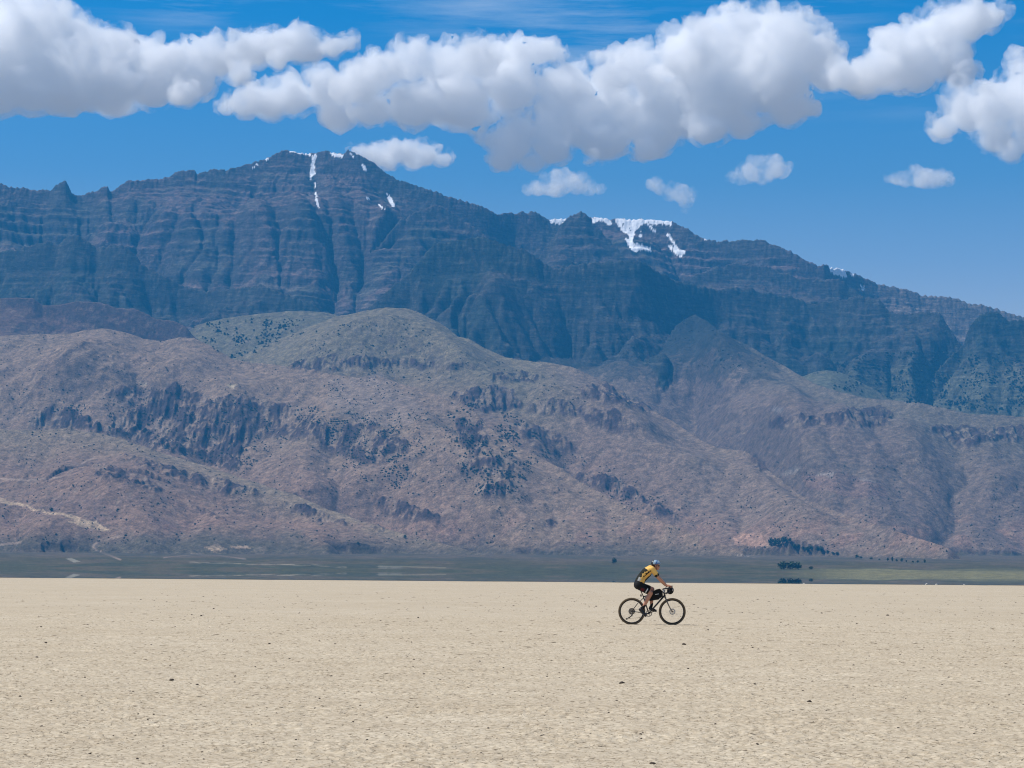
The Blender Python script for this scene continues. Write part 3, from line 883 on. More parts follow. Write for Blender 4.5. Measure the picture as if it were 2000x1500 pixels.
sc_ = t.n('VectorMath', operation='SCALE'); sc_.inputs['Scale'].default_value = 0.06
nzc = t.n('TexNoise', i_Scale=6.0, i_Detail=3); t.l(P, nzc.inputs['Vector'])
t.l(nzc.outputs['Color'], sc_.inputs[0]); t.l(P, wv.inputs[0]); t.l(sc_.outputs[0], wv.inputs[1])
t.l(wv.outputs[0], crk.inputs['Vector'])
line = t.ramp(crk.outputs['Distance'], [(0.0, 1.0), (0.055, 0.0)])
gate = t.ramp(t.noise(P, 2.2, 3, .6), [(0.36, 0.0), (0.56, 1.0)])
crack = t.math('MULTIPLY', line, gate)
base = t.mix(t.ramp(big_, [(.35, 0.), (.65, 1.)]), (.535, .455, .335), (.59, .51, .385))
base = t.mix(t.ramp(mid_, [(.35, 0.), (.7, .75)]), base, (.455, .378, .275))
base = t.mix(t.ramp(fine, [(.32, .8), (.60, 0.)]), base, (.30, .235, .155))  # darkens the hollows: cavity shade put into the mud colour
base = t.mix(t.math('MULTIPLY', crack, .55), base, (.10, .075, .05))  # occlusion inside the cracks drawn as dark lines in the colour
hgt = t.math('SUBTRACT', t.math('ADD', fine, t.math('MULTIPLY', mid_, 2.0)), t.math('MULTIPLY', crack, 1.2))
t.principled(base, .95, .12, 0, t.bump(hgt, .35, .012))
playa = link('playa_ground', mesh_np('playa_ground', np.stack([gx_, gy_, gz_], -1).reshape(-1, 3), gq), t.m)
tag(playa, kind='structure')

# the crusted surface nearby: low curled clods that stand a centimetre or two proud
def crust_h(Xc, Yc):
    hz = .6 * pn2(Xc / .21, Yc / .21) + .9 * pn2(Xc / .085 + 7, Yc / .085) + .6 * ridged(Xc / .12, Yc / .12, 2) - .35
    patch = .35 + .65 * sstep(-.5, .5, fbm(Xc / 1.7, Yc / 1.7, 3))
    hz = .009 + .019 * patch * hz
    return np.maximum(hz, 0)


def add_crust():
    ry = [13.0]
    while ry[-1] < 78: ry.append(ry[-1] + .020 + .00075 * (ry[-1] - 13))
    ry = np.array(ry)
    cu = px_ray(np.arange(-260, 2261, 4.2), np.full(601, 1300.0))[0]
    Yc, Uc = np.meshgrid(ry, cu, indexing='ij')
    Xc = Uc * Yc
    hz = crust_h(Xc, Yc)
    edge_f = sstep(78, 66, Yc) * sstep(cu[0], cu[0] + .02, Uc) * sstep(cu[-1], cu[-1] - .02, Uc)
    hz = .004 + hz * edge_f
    ii = np.arange(hz.size).reshape(hz.shape)
    qs = np.stack([ii[:-1, :-1], ii[:-1, 1:], ii[1:, 1:], ii[1:, :-1]], -1).reshape(-1, 4)
    o = link('playa_crust', mesh_np('playa_crust', np.stack([Xc, Yc, hz], -1).reshape(-1, 3), qs), playa.data.materials[0])
    tag(o, kind='structure')


add_crust()

# mirage, no real water: an added mirror-flat sheet reflecting the plain, near edge ragged
nw = 900
wxs = np.linspace(-80, 80, nw)
edge = MIRAGE_EDGE + 5 * fbm(wxs / 9, wxs * 0, 3) + 3 * pn2(wxs / 1.5, wxs * 0 + 5)
wv_, wf_ = [], []
far = [(-2500, 60.), (-300, 60.)]
left = np.array([[-4000, MIRAGE_EDGE, .02], [-400, MIRAGE_EDGE, .02]]); right = np.array([[400, MIRAGE_EDGE, .02], [4000, MIRAGE_EDGE, .02]])
near_row = np.concatenate([left, np.stack([wxs, edge, np.full(nw, .02)], 1), right])
mid_row = near_row.copy(); mid_row[:, 1] = 420
far_row = near_row.copy(); far_row[:, 1] = 3400; far_row[:, 0] *= 1.0
fr = np.linspace(-4000, 4000, len(near_row)); far_row[:, 0] = fr
mid_row[:, 0] = near_row[:, 0]
V = np.concatenate([near_row, mid_row, far_row]); n = len(near_row)
a = np.arange(n - 1)
Fq = np.concatenate([np.stack([a + r * n, a + 1 + r * n, a + 1 + (r + 1) * n, a + (r + 1) * n], 1) for r in (0, 1)])
t = NT('mirage_mirror')
tc = t.n('TexCoord')
t.principled((.05, .07, .075), .0, .9, 0)
tag(link('mirage', mesh_np('mirage', V, Fq, False), t.m), kind='structure')

# ------------------------------------------------------------------ clouds: fair-weather cumulus, each a body of vapour beyond the range
t = NT('cloud_vapour')
pv = t.n('VolumePrincipled')
pv.inputs['Color'].default_value = (1, 1, 1, 1)
pv.inputs['Density'].default_value = 0.010
pv.inputs['Anisotropy'].default_value = 0.0
t.l(pv.outputs[0], t.out.inputs['Volume'])
vapour = t.m
t = NT('thin_cloud_vapour')
pv = t.n('VolumePrincipled')
pv.inputs['Color'].default_value = (1, 1, 1, 1)
tc = t.n('TexCoord')
nz = t.noise(tc.outputs['Object'], 1 / 210.0, 5, .62)
dens = t.math('MULTIPLY', t.math('SUBTRACT', nz, .43, True), .060)
t.l(dens, pv.inputs['Density'])
t.l(pv.outputs[0], t.out.inputs['Volume'])
thin_vapour = t.m

t = NT('wisp_vapour')
pv = t.n('VolumePrincipled')
pv.inputs['Color'].default_value = (1, 1, 1, 1)
tc = t.n('TexCoord')
nz = t.noise(tc.outputs['Object'], 1 / 150.0, 5, .65)
t.l(t.math('MULTIPLY', t.math('SUBTRACT', nz, .40, True), .040), pv.inputs['Density'])
t.l(pv.outputs[0], t.out.inputs['Volume'])
wisp = t.m
CLOUDS = [
 (15500, vapour, [(40,75,95),(112,62,72),(-60,110,120),(150,110,80),(205,88,50),(180,150,90),(60,165,80),(265,115,55),(330,125,55),(420,112,55),(490,97,48),(560,90,42),(600,95,40),(650,90,32),(678,88,18),(300,170,60),(220,190,55),(380,160,45),(120,185,55),(0,190,50),(350,185,35),(470,135,40),(540,118,32)]),
 (16500, vapour, [(440,212,22),(475,200,36),(525,200,48),(575,190,52),(640,178,52),(700,165,55),(660,220,45),(740,145,46),(800,125,52),(870,132,60),(935,120,52),(985,112,46),(1055,103,36),(1092,105,32),(1000,165,70),(1100,170,65),(1200,140,52),(1240,132,46),(1280,160,55),(1350,108,68),(1420,90,76),(1480,72,64),(1545,68,62),(1585,108,62),(1500,150,90),(1400,180,90),(1300,215,80),(1200,225,80),(1100,235,70),(900,200,75),(800,205,62),(730,215,45),(1000,275,55),(1080,285,50),(1180,275,55),(1280,265,55),(1380,250,50),(1460,235,45),(1540,215,40),(1582,205,30),(980,318,28),(1040,320,24),(1150,315,22),(1250,300,26),(1612,150,36)]),
 (16000, vapour, [(1655,150,42),(1720,140,50),(1735,82,44),(1780,115,64),(1832,66,62),(1882,44,54),(1932,32,38),(1855,112,56),(1795,152,44),(1690,158,40),(1880,150,34),(1750,150,44),(1620,150,34)]),
 (15000, vapour, [(1840,250,36),(1895,222,50),(1955,200,60),(2020,170,66),(2060,230,90),(1950,265,45),(1975,295,34),(2080,290,60),(2120,180,100)]),
 (18500, vapour, [(740,302,32),(782,297,34),(830,303,30),(866,312,20),(708,298,24),(760,312,28),(810,312,28)]),
 (18500, wisp, [(1100,356,20),(1075,362,20),(1125,362,19),(1050,367,15),(1150,367,14),(1030,370,10),(1172,371,9),(1090,368,18)]),
 (18500, wisp, [(1480,333,22),(1506,328,20),(1460,342,17),(1442,347,12),(1525,334,13),(1428,350,8),(1490,342,18)]),
 (18500, wisp, [(1790,348,17),(1828,351,18),(1808,350,18),(1770,351,13),(1750,350,10),(1850,355,11),(1735,349,7)]),
 (18500, wisp, [(1278,360,12),(1292,370,12),(1310,377,16),(1330,379,17),(1348,384,12),(1340,397,11),(1338,410,8)]),
]


def hull(ci, name, dist, mat, puffs, grow, rough, kids):
    rg = random.Random(100 + ci)
    bm = bmesh.new()
    m = dist / F
    big = max(p[2] for p in puffs)

    def puff(c, r, squash):
        mtx = Matrix.Translation(c) @ Matrix.Diagonal((r, r * 1.15, r * squash, 1))
        bmesh.ops.create_icosphere(bm, subdivisions=2, radius=1.0, matrix=mtx)
    for (px, py, pr) in puffs:
        dd = dist + rg.uniform(-1, 1) * big * m * .8
        c = at(px, py, dd)
        r = pr * dd / F
        puff(c, r * .93 * grow, .8)
        for k in range(12):
            th = rg.uniform(0, math.tau); ph = rg.uniform(-.15, 1.3)
            dv = Vector((math.cos(th) * math.cos(ph), math.sin(th) * math.cos(ph), math.sin(ph) * .8))
            rr = r * rg.uniform(.22, .42)
            if kids: puff(c + dv * (r * .80), rr * grow, .9)
    me = bpy.data.meshes.new('cloud_hull')
    bm.to_mesh(me); bm.free()
    o = bpy.data.objects.new(name, me)
    col.objects.link(o)
    md = o.modifiers.new('union', 'REMESH')
    md.mode = 'VOXEL'
    md.voxel_size = max(8.0, min(17.0, big * m * .07))
    sm = o.modifiers.new('soften', 'SMOOTH')
    sm.factor = .5; sm.iterations = 6
    dg = bpy.context.evaluated_depsgraph_get()
    me2 = bpy.data.meshes.new_from_object(o.evaluated_get(dg))
    o.modifiers.clear()
    o.data = me2
    bpy.data.meshes.remove(me)
    me2.name = name
    n = len(me2.vertices)
    co = np.zeros(n * 3, np.float32); me2.vertices.foreach_get('co', co); co = co.reshape(-1, 3)
    no = np.zeros(n * 3, np.float32); me2.vertices.foreach_get('normal', no); no = no.reshape(-1, 3)
    s = min(1.0, big * m / 260.0)
    d = 0
    for lam, am in ((330, 62), (150, 40), (70, 22), (33, 11)):
        d = d + am * (0.42 - 1.5 * np.abs(pn3(co / (lam * s) + lam)) + .6 * pn3(co / (lam * s) + lam + 50)) * s
    up = np.clip(no[:, 2] * .55 + .7, .35, 1)
    co = co + no * (rough * d * up)[:, None]
    me2.vertices.foreach_set('co', co.ravel())
    me2.materials.clear(); me2.materials.append(mat)
    me2.update()
    return tag(o, kind='structure')


def make_cloud(ci, dist, mat, puffs):
    """a dense heart inside a thin ragged veil"""
    if mat is vapour:
        hull(ci, 'cloud', dist, mat, [(x, y + r * .06, r * .80) for x, y, r in puffs], 1.0, 1.15, True)
    hull(ci, 'cloud', dist, thin_vapour if mat is vapour else mat, puffs, 1.13 if mat is vapour else 1.2, 1.8, True)


for ci, (dist, mat, puffs) in enumerate(CLOUDS):
    if mat is wisp: puffs = [(x, y, r * 1.22) for x, y, r in puffs]
    make_cloud(ci, dist, mat, puffs)

# ------------------------------------------------------------------ plants on the slopes and the plain
TT = (Z - CAM_H) / YY
CM = np.maximum.accumulate(TT, axis=0)


def ground_at(px, py):
    """the point of the land seen at a pixel of the photograph"""
    u, tv = px_ray(px, py); u = float(u); tv = float(tv)
    j = int(np.clip(np.searchsorted(U, u), 1, NU - 1))
    if abs(U[j - 1] - u) < abs(U[j] - u): j -= 1
    i = int(np.searchsorted(CM[:, j], tv))
    if i <= 0 or i >= NY: return None
    return Vector((U[j] * Yr[i], Yr[i], float(Z[i, j]))), int(LID[i, j])


foliage_t = NT('juniper_foliage')
tc = foliage_t.n('TexCoord')
foliage_t.principled(foliage_t.mix(foliage_t.noise(tc.outputs['Object'], 1.3, 3), (.022, .032, .018), (.055, .068, .034)), .9, .15)
juniper_mat = foliage_t.m
foliage_t = NT('cottonwood_foliage')
tc = foliage_t.n('TexCoord')
foliage_t.principled(foliage_t.mix(foliage_t.noise(tc.outputs['Object'], .6, 3), (.022, .040, .018), (.060, .090, .035)), .85, .2)
cotton_mat = foliage_t.m
foliage_t = NT('scrub_foliage')
tc = foliage_t.n('TexCoord')
foliage_t.principled(foliage_t.mix(foliage_t.noise(tc.outputs['Object'], .02, 3), (.030, .030, .022), (.058, .060, .036)), .95, .1)
scrub_mat = foliage_t.m
bark_mat = simple_mat('grey_bark', (.10, .075, .055), .9, .2, 0, .3, 2.0)

OCT_V = np.array([[1, 0, 0], [.5, .87, 0], [-.5, .87, 0], [-1, 0, 0], [-.5, -.87, 0], [.5, -.87, 0], [0, 0, .9], [0, 0, -.5]], float)
OCT_F = np.array([[i, (i + 1) % 6, 6] for i in range(6)] + [[(i + 1) % 6, i, 7] for i in range(6)])

rg = np.random.RandomState(11)
ZONES = [  # weight, size in metres, outline
 (1.0, (1.6, 3.0), [(560,790),(640,800),(760,830),(830,880),(800,960),(720,950),(640,900)]),
 (1.0, (2.4, 4.6), [(375,640),(440,628),(520,620),(600,625),(620,650),(560,660),(500,690),(440,705),(410,680)]),
 (1.0, (2.4, 4.8), [(1590,730),(1700,690),(1800,690),(2010,690),(2010,810),(1850,800),(1700,775),(1620,760)]),
 (.75, (1.8, 3.6), [(870,760),(1010,810),(1070,870),(1010,970),(920,970),(880,880)]),
 (.8, (2.2, 4.2), [(955,835),(1010,830),(1065,860),(1080,900),(1000,870)]),
 (.45, (1.6, 3.0), [(60,800),(330,750),(480,770),(560,860),(470,930),(300,870)]),
 (.5, (1.5, 2.6), [(640,740),(750,730),(850,800),(900,880),(760,900),(650,830)]),
 (.35, (1.5, 2.8), [(1060,870),(1250,930),(1420,1050),(1250,1010),(1100,930)]),
 (.22, (1.6, 3.0), [(640,640),(760,610),(900,680),(1200,770),(1100,800),(800,740),(560,720)]),
 (.4, (1.8, 3.4), [(1000,640),(1300,600),(1500,640),(1700,700),(1500,720),(1300,720),(1100,690)]),
 (.16, (1.3, 2.4), [(-30,640),(300,650),(560,730),(1100,900),(1500,930),(2030,860),(2030,1085),(-30,1060)]),
 (.35, (1.5, 2.6), [(1500,900),(1700,930),(1720,960),(1560,950)]),
]
SV, SF, nS = [], [], 0
junipers = []
for (w, (r0, r1), pts) in ZONES:
    P_ = np.array(pts, float)
    x0, y0 = P_.min(0); x1, y1 = P_.max(0)
    n = int(w * (x1 - x0) * (y1 - y0) * .052)
    qx = rg.uniform(x0, x1, n); qy = rg.uniform(y0, y1, n)
    clump = fbm(qx / 42 + 3, qy / 26, 4, .65)
    ok = poly_mask(pts, qx, qy) & (clump + rg.normal(0, .22, n) > .08)
    for x, y in zip(qx[ok], qy[ok]):
        g = ground_at(x, y)
        if g is None or g[1] < 0: continue
        r = rg.uniform(r0, r1) * (1.0 if rg.rand() < .8 else 1.35)
        if r1 > 3.5 and r > 3.1 and len(junipers) < 275 and rg.rand() < .5:
            junipers.append((g[0], r)); continue
        v = OCT_V * rg.uniform(.7, 1.25, (8, 1)) * r * np.array([1, 1, .95])
        a = rg.uniform(0, 6.28); ca_, sa_ = math.cos(a), math.sin(a)
        v = np.stack([v[:, 0] * ca_ - v[:, 1] * sa_, v[:, 0] * sa_ + v[:, 1] * ca_, v[:, 2]], 1)
        SV.append(v + np.array(g[0]) + np.array([0, 0, r * .35])); SF.append(OCT_F + nS); nS += 8
scrub = link('scrub', mesh_np('scrub', np.concatenate(SV), np.concatenate(SF), False), scrub_mat)
tag(scrub, kind='stuff')


def clump_mesh(name, seed, n, spread, leaf, mat, squash=1.0, pointy=0.0):
    """many small leaf sprays filling the crown's volume, thick and thin by turns"""
    r = np.random.RandomState(seed)
    V_, F_, k = [], [], 0
    lobes = r.normal(0, .42, (9, 3)) * spread * np.array([1, 1, squash]) * .75
    while k < n * 4:
        c = lobes[r.randint(9)] + r.normal(0, .30, 3) * spread * np.array([1, 1, .8])
        h = (c[2] / spread / squash + 1) / 2
        if pointy and math.hypot(c[0], c[1]) > spread * (1.08 - pointy * h): continue
        if np.linalg.norm(c / (spread * np.array([1, 1, squash]))) > 1.12: continue
        a = r.normal(size=3); a /= np.linalg.norm(a)
        b = np.cross(a, r.normal(size=3)); b /= np.linalg.norm(b)
        s = leaf * r.uniform(.6, 1.4)
        V_ += [c - a * s, c - b * s * .6, c + a * s, c + b * s * .6]; F_.append([k, k + 1, k + 2, k + 3]); k += 4
    me = mesh_np(name, np.array(V_), np.array(F_), False)
    me.materials.append(mat)
    return me


def trunk_mesh(name, height, r0, seed):
    r = random.Random(seed)
    bm = bmesh.new()
    def limb(p, q, a, b):
        d = (q - p); rot = d.to_track_quat('Z', 'Y').to_matrix().to_4x4()
        bmesh.ops.create_cone(bm, segments=7, radius1=a, radius2=b, depth=d.length, cap_ends=True, matrix=Matrix.Translation((p + q) / 2) @ rot)
    top = Vector((r.uniform(-.05, .05) * height, r.uniform(-.05, .05) * height, height * .62))
    limb(Vector((0, 0, -.3)), top, r0, r0 * .5)
    for k in range(5):
        h = top * r.uniform(.35, 1.0); a = k * 1.26 + r.uniform(-.3, .3)
        limb(h, h + Vector((math.cos(a), math.sin(a), r.uniform(.5, 1.1))) * height * r.uniform(.2, .32), r0 * .4, r0 * .14)
    me = bpy.data.meshes.new(name); bm.to_mesh(me); bm.free()
    me.materials.append(bark_mat)
    return me


# junipers: one shape per variant, crown and trunk as parts of each tree
jun = [(clump_mesh('crown', 40 + k, 150, 1.0, .26, juniper_mat, 1.15, .55), trunk_mesh('trunk', 1.7, .12, 60 + k)) for k in range(3)]
for k, (p, r) in enumerate(junipers):
    cm_, tm_ = jun[k % 3]
    e = empty('juniper_tree', p)
    e.scale = (r, r, r * (.9 + .25 * ((k * 7) % 5) / 5)); e.rotation_euler.z = k * 2.4
    tag(e, 'small dark juniper dotting the bare slopes of the hills below the mountain', 'tree', 'junipers on the hillsides')
    c_ = link('crown', cm_, None, e); c_.location = (0, 0, .95)
    link('trunk', tm_, None, e)

cot = [(clump_mesh('crown', 80 + k, 240, 1.0, .2, cotton_mat, 1.0), trunk_mesh('trunk', 1.5, .09, 90 + k)) for k in range(3)]
GROVE = 'shade trees in a line along the foot of the slope'
ROW = [(1505,1066.5,16,9),(1513,1067,17,9),(1521,1067.5,15,9),(1529,1068,15,9),(1535,1069,12,8),(1543,1071,9,7),(1551,1073,8,7),(1560,1074.5,7,7),(1569,1075.5,6,6),(1577,1077,9,8),(1586,1078,8,8),(1597,1080,9,8),(1605,1081,11,8),
       (1616,1083,6,6),(1626,1085,6,6),(1636,1086,6,6),(1673,1090,7,7),(1681,1091,5,6),(1701,1092.5,4,6),(1717,1094,3,4),(1734,1096,8,4),(1743,1096.5,9,4),(1751,1097,6,4),(1761,1097.5,8,5),(1770,1098,4,3),(1783,1099,4,4),(1792,1099,5,5),(1806,1100,7,4)]


def shade_tree(name, px, py, hpx, wpx, k, label, cat, group=None):
    g = ground_at(px, py)
    p = g[0]
    m = p.y / F
    e = empty(name, p)
    e.scale = (wpx * m * .62, wpx * m * .62, hpx * m * .52); e.rotation_euler.z = k * 1.7
    tag(e, label, cat, group)
    c_ = link('crown', cot[k % 3][0], None, e); c_.location = (0, 0, 1.0)
    link('trunk', cot[k % 3][1], None, e)
    return e


for k, (x, y, h_, w_) in enumerate(ROW):
    if k < 5: lb = 'tall dark green tree in the thick clump at the upper end of the tree line'
    elif k < 16: lb = 'bushy dark green tree along the middle of the tree line sloping down'
    elif k < 20: lb = 'low green tree in the thin lower stretch of the tree line'
    else: lb = 'slim small tree at the far lower end of the tree line'
    shade_tree('shade_tree', x, y, h_, w_, k, lb, 'tree', GROVE)
for k, (x, y, h_, w_, lb) in enumerate([
  (1529, 1112.4, 15, 18, 'broad dark bush, first of three in the clump mirrored in the mirage'),
  (1544, 1112.6, 16, 19, 'broad dark bush in the middle of the clump mirrored in the mirage'),
  (1559, 1112.8, 15, 15, 'dark rounded bush at the end of the clump nearest the lone small shrub'),
  (1584, 1112.6, 6, 8, 'lone small shrub just past the bush clump by the mirage')]):
    shade_tree('shrub', x, y, h_, w_, k, lb, 'shrub', 'bushes by the water')
shade_tree('shade_tree', 1199, 1101, 12, 9, 1, 'solitary dark tree on the plain behind the cyclist, mirrored in the mirage', 'tree')
shade_tree('shade_tree', 792, 1052, 8, 6, 2, 'solitary dark tree at the foot of the reddish slope', 'tree')
shade_tree('shrub', 100, 999, 6, 7, 0, 'solitary dark bush beside the pale sandy track', 'shrub')

# ------------------------------------------------------------------ stones on the lake bed
stone_mat = simple_mat('dark_stone', (.055, .042, .032), .85, .25, 0, .4, 60.0)


def stone_mesh(seed):
    bm = bmesh.new()
    bmesh.ops.create_icosphere(bm, subdivisions=2, radius=1.0)
    off = seed * 7.7
    co_ = np.array([v.co[:] for v in bm.verts])
    d_ = 1 + .38 * pn3(co_ * 1.1 + off) + .16 * pn3(co_ * 2.6 + off)
    for v, s_ in zip(bm.verts, d_): v.co *= float(s_)
    me = bpy.data.meshes.new('stone'); bm.to_mesh(me); bm.free()
    me.materials.append(stone_mat)
    return me


stones = [stone_mesh(k) for k in range(5)]
KNOWN = [(80,1226,5),(444,1252,7),(547,1263,4),(72,1286,6),(332,1303,4),(335,1331,9),(647,1323,6),(260,1354,6),(385,1340,7),(100,1373,5),(377,1420,4),(395,1471,5),(176,1476,6),(191,1480,4),(268,1486,8),(81,1421,6),(1215,1338,12),(1474,1339,6),
         (1060,1441,10),(1479,1458,7),(1275,1495,12),(1581,1375,9),(1614,1390,4),(1210,1399,5),(1481,1270,5),(1336,1261,9),(1383,1232,4),(1667,1301,5),(300,1400,4),(505,1465,4),(540,1396,4),(615,1388,4)]
rq = random.Random(5)
spots = KNOWN + [(rq.uniform(-20, 2020), 1170 + 330 * rq.random() ** .7, rq.uniform(2.5, 5.5)) for _ in range(180)]
for k, (x, y, wpx) in enumerate(spots):
    u_, t_ = px_ray(x, y)
    Yd = -CAM_H / float(t_)
    s_ = wpx * Yd / F / 2
    o = bpy.data.objects.new('stone', stones[k % 5])
    col.objects.link(o)
    o.location = (float(u_) * Yd, Yd, (.004 + float(crust_h(float(u_) * Yd, Yd)) if Yd < 72 else .004) + s_ * .2)
    o.scale = (s_, s_ * rq.uniform(.7, 1.1), s_ * rq.uniform(.42, .7))
    o.rotation_euler.z = rq.uniform(0, 6.28)
    tag(o, 'small dark stone lying loose on the pale cracked lake bed', 'stone', 'stones scattered over the dry lake bed')
GV, GF, k = [], [], 0
for _ in range(5200):
    x = rq.uniform(-100, 2100); y = 1160 + 345 * rq.random() ** .8
    u_, t_ = px_ray(x, y)
    Yd = -CAM_H / float(t_)
    s_ = rq.uniform(.8, 2.0) * Yd / F / 2 * rq.choice((1, 1, 1, 1.6))
    v = OCT_V * np.array([rq.uniform(.8, 2.2), 1, .55]) * s_ * np.array([[rq.uniform(.7, 1.2)] for _ in range(8)])
    GV.append(v + np.array([float(u_) * Yd, Yd, (.004 + float(crust_h(float(u_) * Yd, Yd)) if Yd < 72 else .004) + s_ * .15])); GF.append(OCT_F + k); k += 8
tag(link('gravel', mesh_np('gravel', np.concatenate(GV), np.concatenate(GF), False), stone_mat), kind='stuff')
sliver_mat = simple_mat('mud_shade', (.175, .135, .09), .95, .1, 0, .4, 30.0)  # dark slivers added in place of the shadows and steps under mud curls
GV, GF, k = [], [], 0
for _ in range(19000):
    x = rq.uniform(-150, 2150); y = 1152 + 352 * rq.random() ** .75
    u_, t_ = px_ray(x, y)
    Yd = -CAM_H / float(t_)
    if Yd > 66 and rq.random() < .45: continue
    s_ = rq.uniform(.8, 1.9) * min(1, (60 / Yd) ** .5) * Yd / F / 2
    v = OCT_V * np.array([rq.choice((2, 3, 4, 6, 9)) * rq.uniform(.7, 1.3), rq.uniform(.8, 2.5), .85]) * s_ * .9 * np.array([[rq.uniform(.7, 1.2)] for _ in range(8)])
    a = rq.gauss(0, .3); v = np.stack([v[:, 0] * math.cos(a) - v[:, 1] * math.sin(a), v[:, 0] * math.sin(a) + v[:, 1] * math.cos(a), v[:, 2]], 1)
    GV.append(v + np.array([float(u_) * Yd, Yd, (.004 + float(crust_h(float(u_) * Yd, Yd)) if Yd < 72 else .003) + s_ * .1])); GF.append(OCT_F + k); k += 8
tag(link('shade_slivers', mesh_np('shade_slivers', np.concatenate(GV), np.concatenate(GF), False), sliver_mat), kind='stuff')
# bleached stones right at the edge of the mirage
pale_mat = simple_mat('bleached_stone', (.62, .58, .52), .8, .3, 0, .15, 20)
for k, (x, y, wpx, lb) in enumerate([(1570, 1137.2, 4, 'small white rock at the edge of the mirage below the bush clump'), (1810, 1139.8, 6, 'larger white rock on the shore, nearest the tree line end'), (1829, 1140, 5, 'second white rock close beside the larger one on the shore'), (1883, 1140.2, 4, 'last small white rock farther along the shore')]):
    u_, t_ = px_ray(x, y); Yd = min(-CAM_H / float(t_), 300.0); s_ = wpx * Yd / F / 2
    me = stones[k % 5].copy(); me.materials.clear(); me.materials.append(pale_mat)
    o = link('rock', me); o.location = (float(u_) * Yd, Yd, s_ * .25); o.scale = (s_, s_, s_ * .45)
    tag(o, lb, 'rock', 'white rocks along the shore')

# ------------------------------------------------------------------ bicycle and rider
# Local frame: x forward (to the right in the photograph), y away from the viewer, z up; origin on the
# ground under the rear axle. J() turns a point of an enlargement of the photograph into that frame.
BS = 613.0
BY = F / 73.55
BASE = at(1180 + 449 / 8.335, 1060 + 1121 / 8.335, BY)
BASE.z = 0.006


def J(zx, zy, y=0.0):
    return Vector(((zx - 449) / BS, y, .354 + (1121 - zy) / BS))


def tube(bm, pts, rad, seg=10, closed=False, flat=None):
    """swept tube with a radius per point"""
    pts = [Vector(p) for p in pts]
    n = len(pts)
    if not hasattr(rad, '__len__'): rad = [rad] * n
    rings = []
    up = Vector((0, 1, 0))
    for i, p in enumerate(pts):
        a = pts[(i - 1) % n] if (closed or i > 0) else p
        b = pts[(i + 1) % n] if (closed or i < n - 1) else p
        d = (b - a).normalized()
        s = d.cross(up)
        if s.length < 1e-3: s = d.cross(Vector((1, 0, 0)))
        s.normalize(); w = s.cross(d).normalized()
        ring = []
        for k in range(seg):
            t_ = math.tau * k / seg
            ring.append(bm.verts.new(p + (s * math.cos(t_) + w * math.sin(t_) * (flat or 1.0)) * rad[i]))
        rings.append(ring)
    m = n if closed else n - 1
    for i in range(m):
        r0, r1 = rings[i], rings[(i + 1) % n]
        for k in range(seg):
            bm.faces.new((r0[k], r0[(k + 1) % seg], r1[(k + 1) % seg], r1[k]))
    if not closed:
        bm.faces.new(rings[0][::-1]); bm.faces.new(rings[-1])


def ring_pts(c, r, n=48, y=0.0):
    return [Vector((c.x + r * math.cos(math.tau * k / n), y + c.y, c.z + r * math.sin(math.tau * k / n))) for k in range(n)]


def disc(bm, c, r0, r1, th, n=40, teeth=0):
    """flat annulus of thickness th in the x-z plane"""
    rows = []
    for yy, rr in ((-th / 2, r0), (-th / 2, r1), (th / 2, r1), (th / 2, r0)):
        row = []
        for k in range(n):
            q = rr * (1 + (.035 if teeth and rr == r1 and k % 2 else 0))
            row.append(bm.verts.new(c + Vector((q * math.cos(math.tau * k / n), yy, q * math.sin(math.tau * k / n)))))
        rows.append(row)
    for a in range(4):
        r_, s_ = rows[a], rows[(a + 1) % 4]
        for k in range(n):
            bm.faces.new((r_[k], r_[(k + 1) % n], s_[(k + 1) % n], s_[k]))


def slab(bm, pts, y0, y1):
    """prism from an outline of (x, z) points"""
    a = [bm.verts.new((p[0], y0, p[1])) for p in pts]; b = [bm.verts.new((p[0], y1, p[1])) for p in pts]
    n = len(pts)
    bm.faces.new(a); bm.faces.new(b[::-1])
    for i in range(n): bm.faces.new((a[i], b[i], b[(i + 1) % n], a[(i + 1) % n]))


def done(name, bm, mat, parent, smooth=True, bevel=0.0):
    bmesh.ops.recalc_face_normals(bm, faces=bm.faces)
    if bevel: bmesh.ops.bevel(bm, geom=list(bm.edges), offset=bevel, segments=2, profile=.6, affect='EDGES')
    me = bpy.data.meshes.new(name)
    bm.to_mesh(me); bm.free()
    for p in me.polygons: p.use_smooth = smooth
    return link(name, me, mat, parent)


M_black = simple_mat('black_frame_paint', (.012, .012, .014), .35, .5, 0, .2, 30)
M_rubber = simple_mat('dusty_tyre_rubber', (.135, .100, .062), .9, .2, 0, .35, 60)
M_rim = simple_mat('black_rim', (.010, .010, .011), .4, .5, 0, .2, 30)
M_steel = simple_mat('bare_metal', (.42, .42, .42), .35, .5, .9, .1, 60)
M_grey = simple_mat('dusty_grey_metal', (.22, .19, .155), .5, .5, .4, .3, 60)
M_bag = simple_mat('black_bag_fabric', (.010, .010, .011), .85, .2, 0, .3, 80)
M_white = simple_mat('white_print', (.78, .78, .76), .6, .3, 0, .05, 60)
M_refl = simple_mat('pale_reflective_tape', (.55, .56, .58), .4, .5, 0, .1, 60)
M_saddle = simple_mat('saddle_cover', (.015, .014, .014), .6, .4, 0, .2, 60)

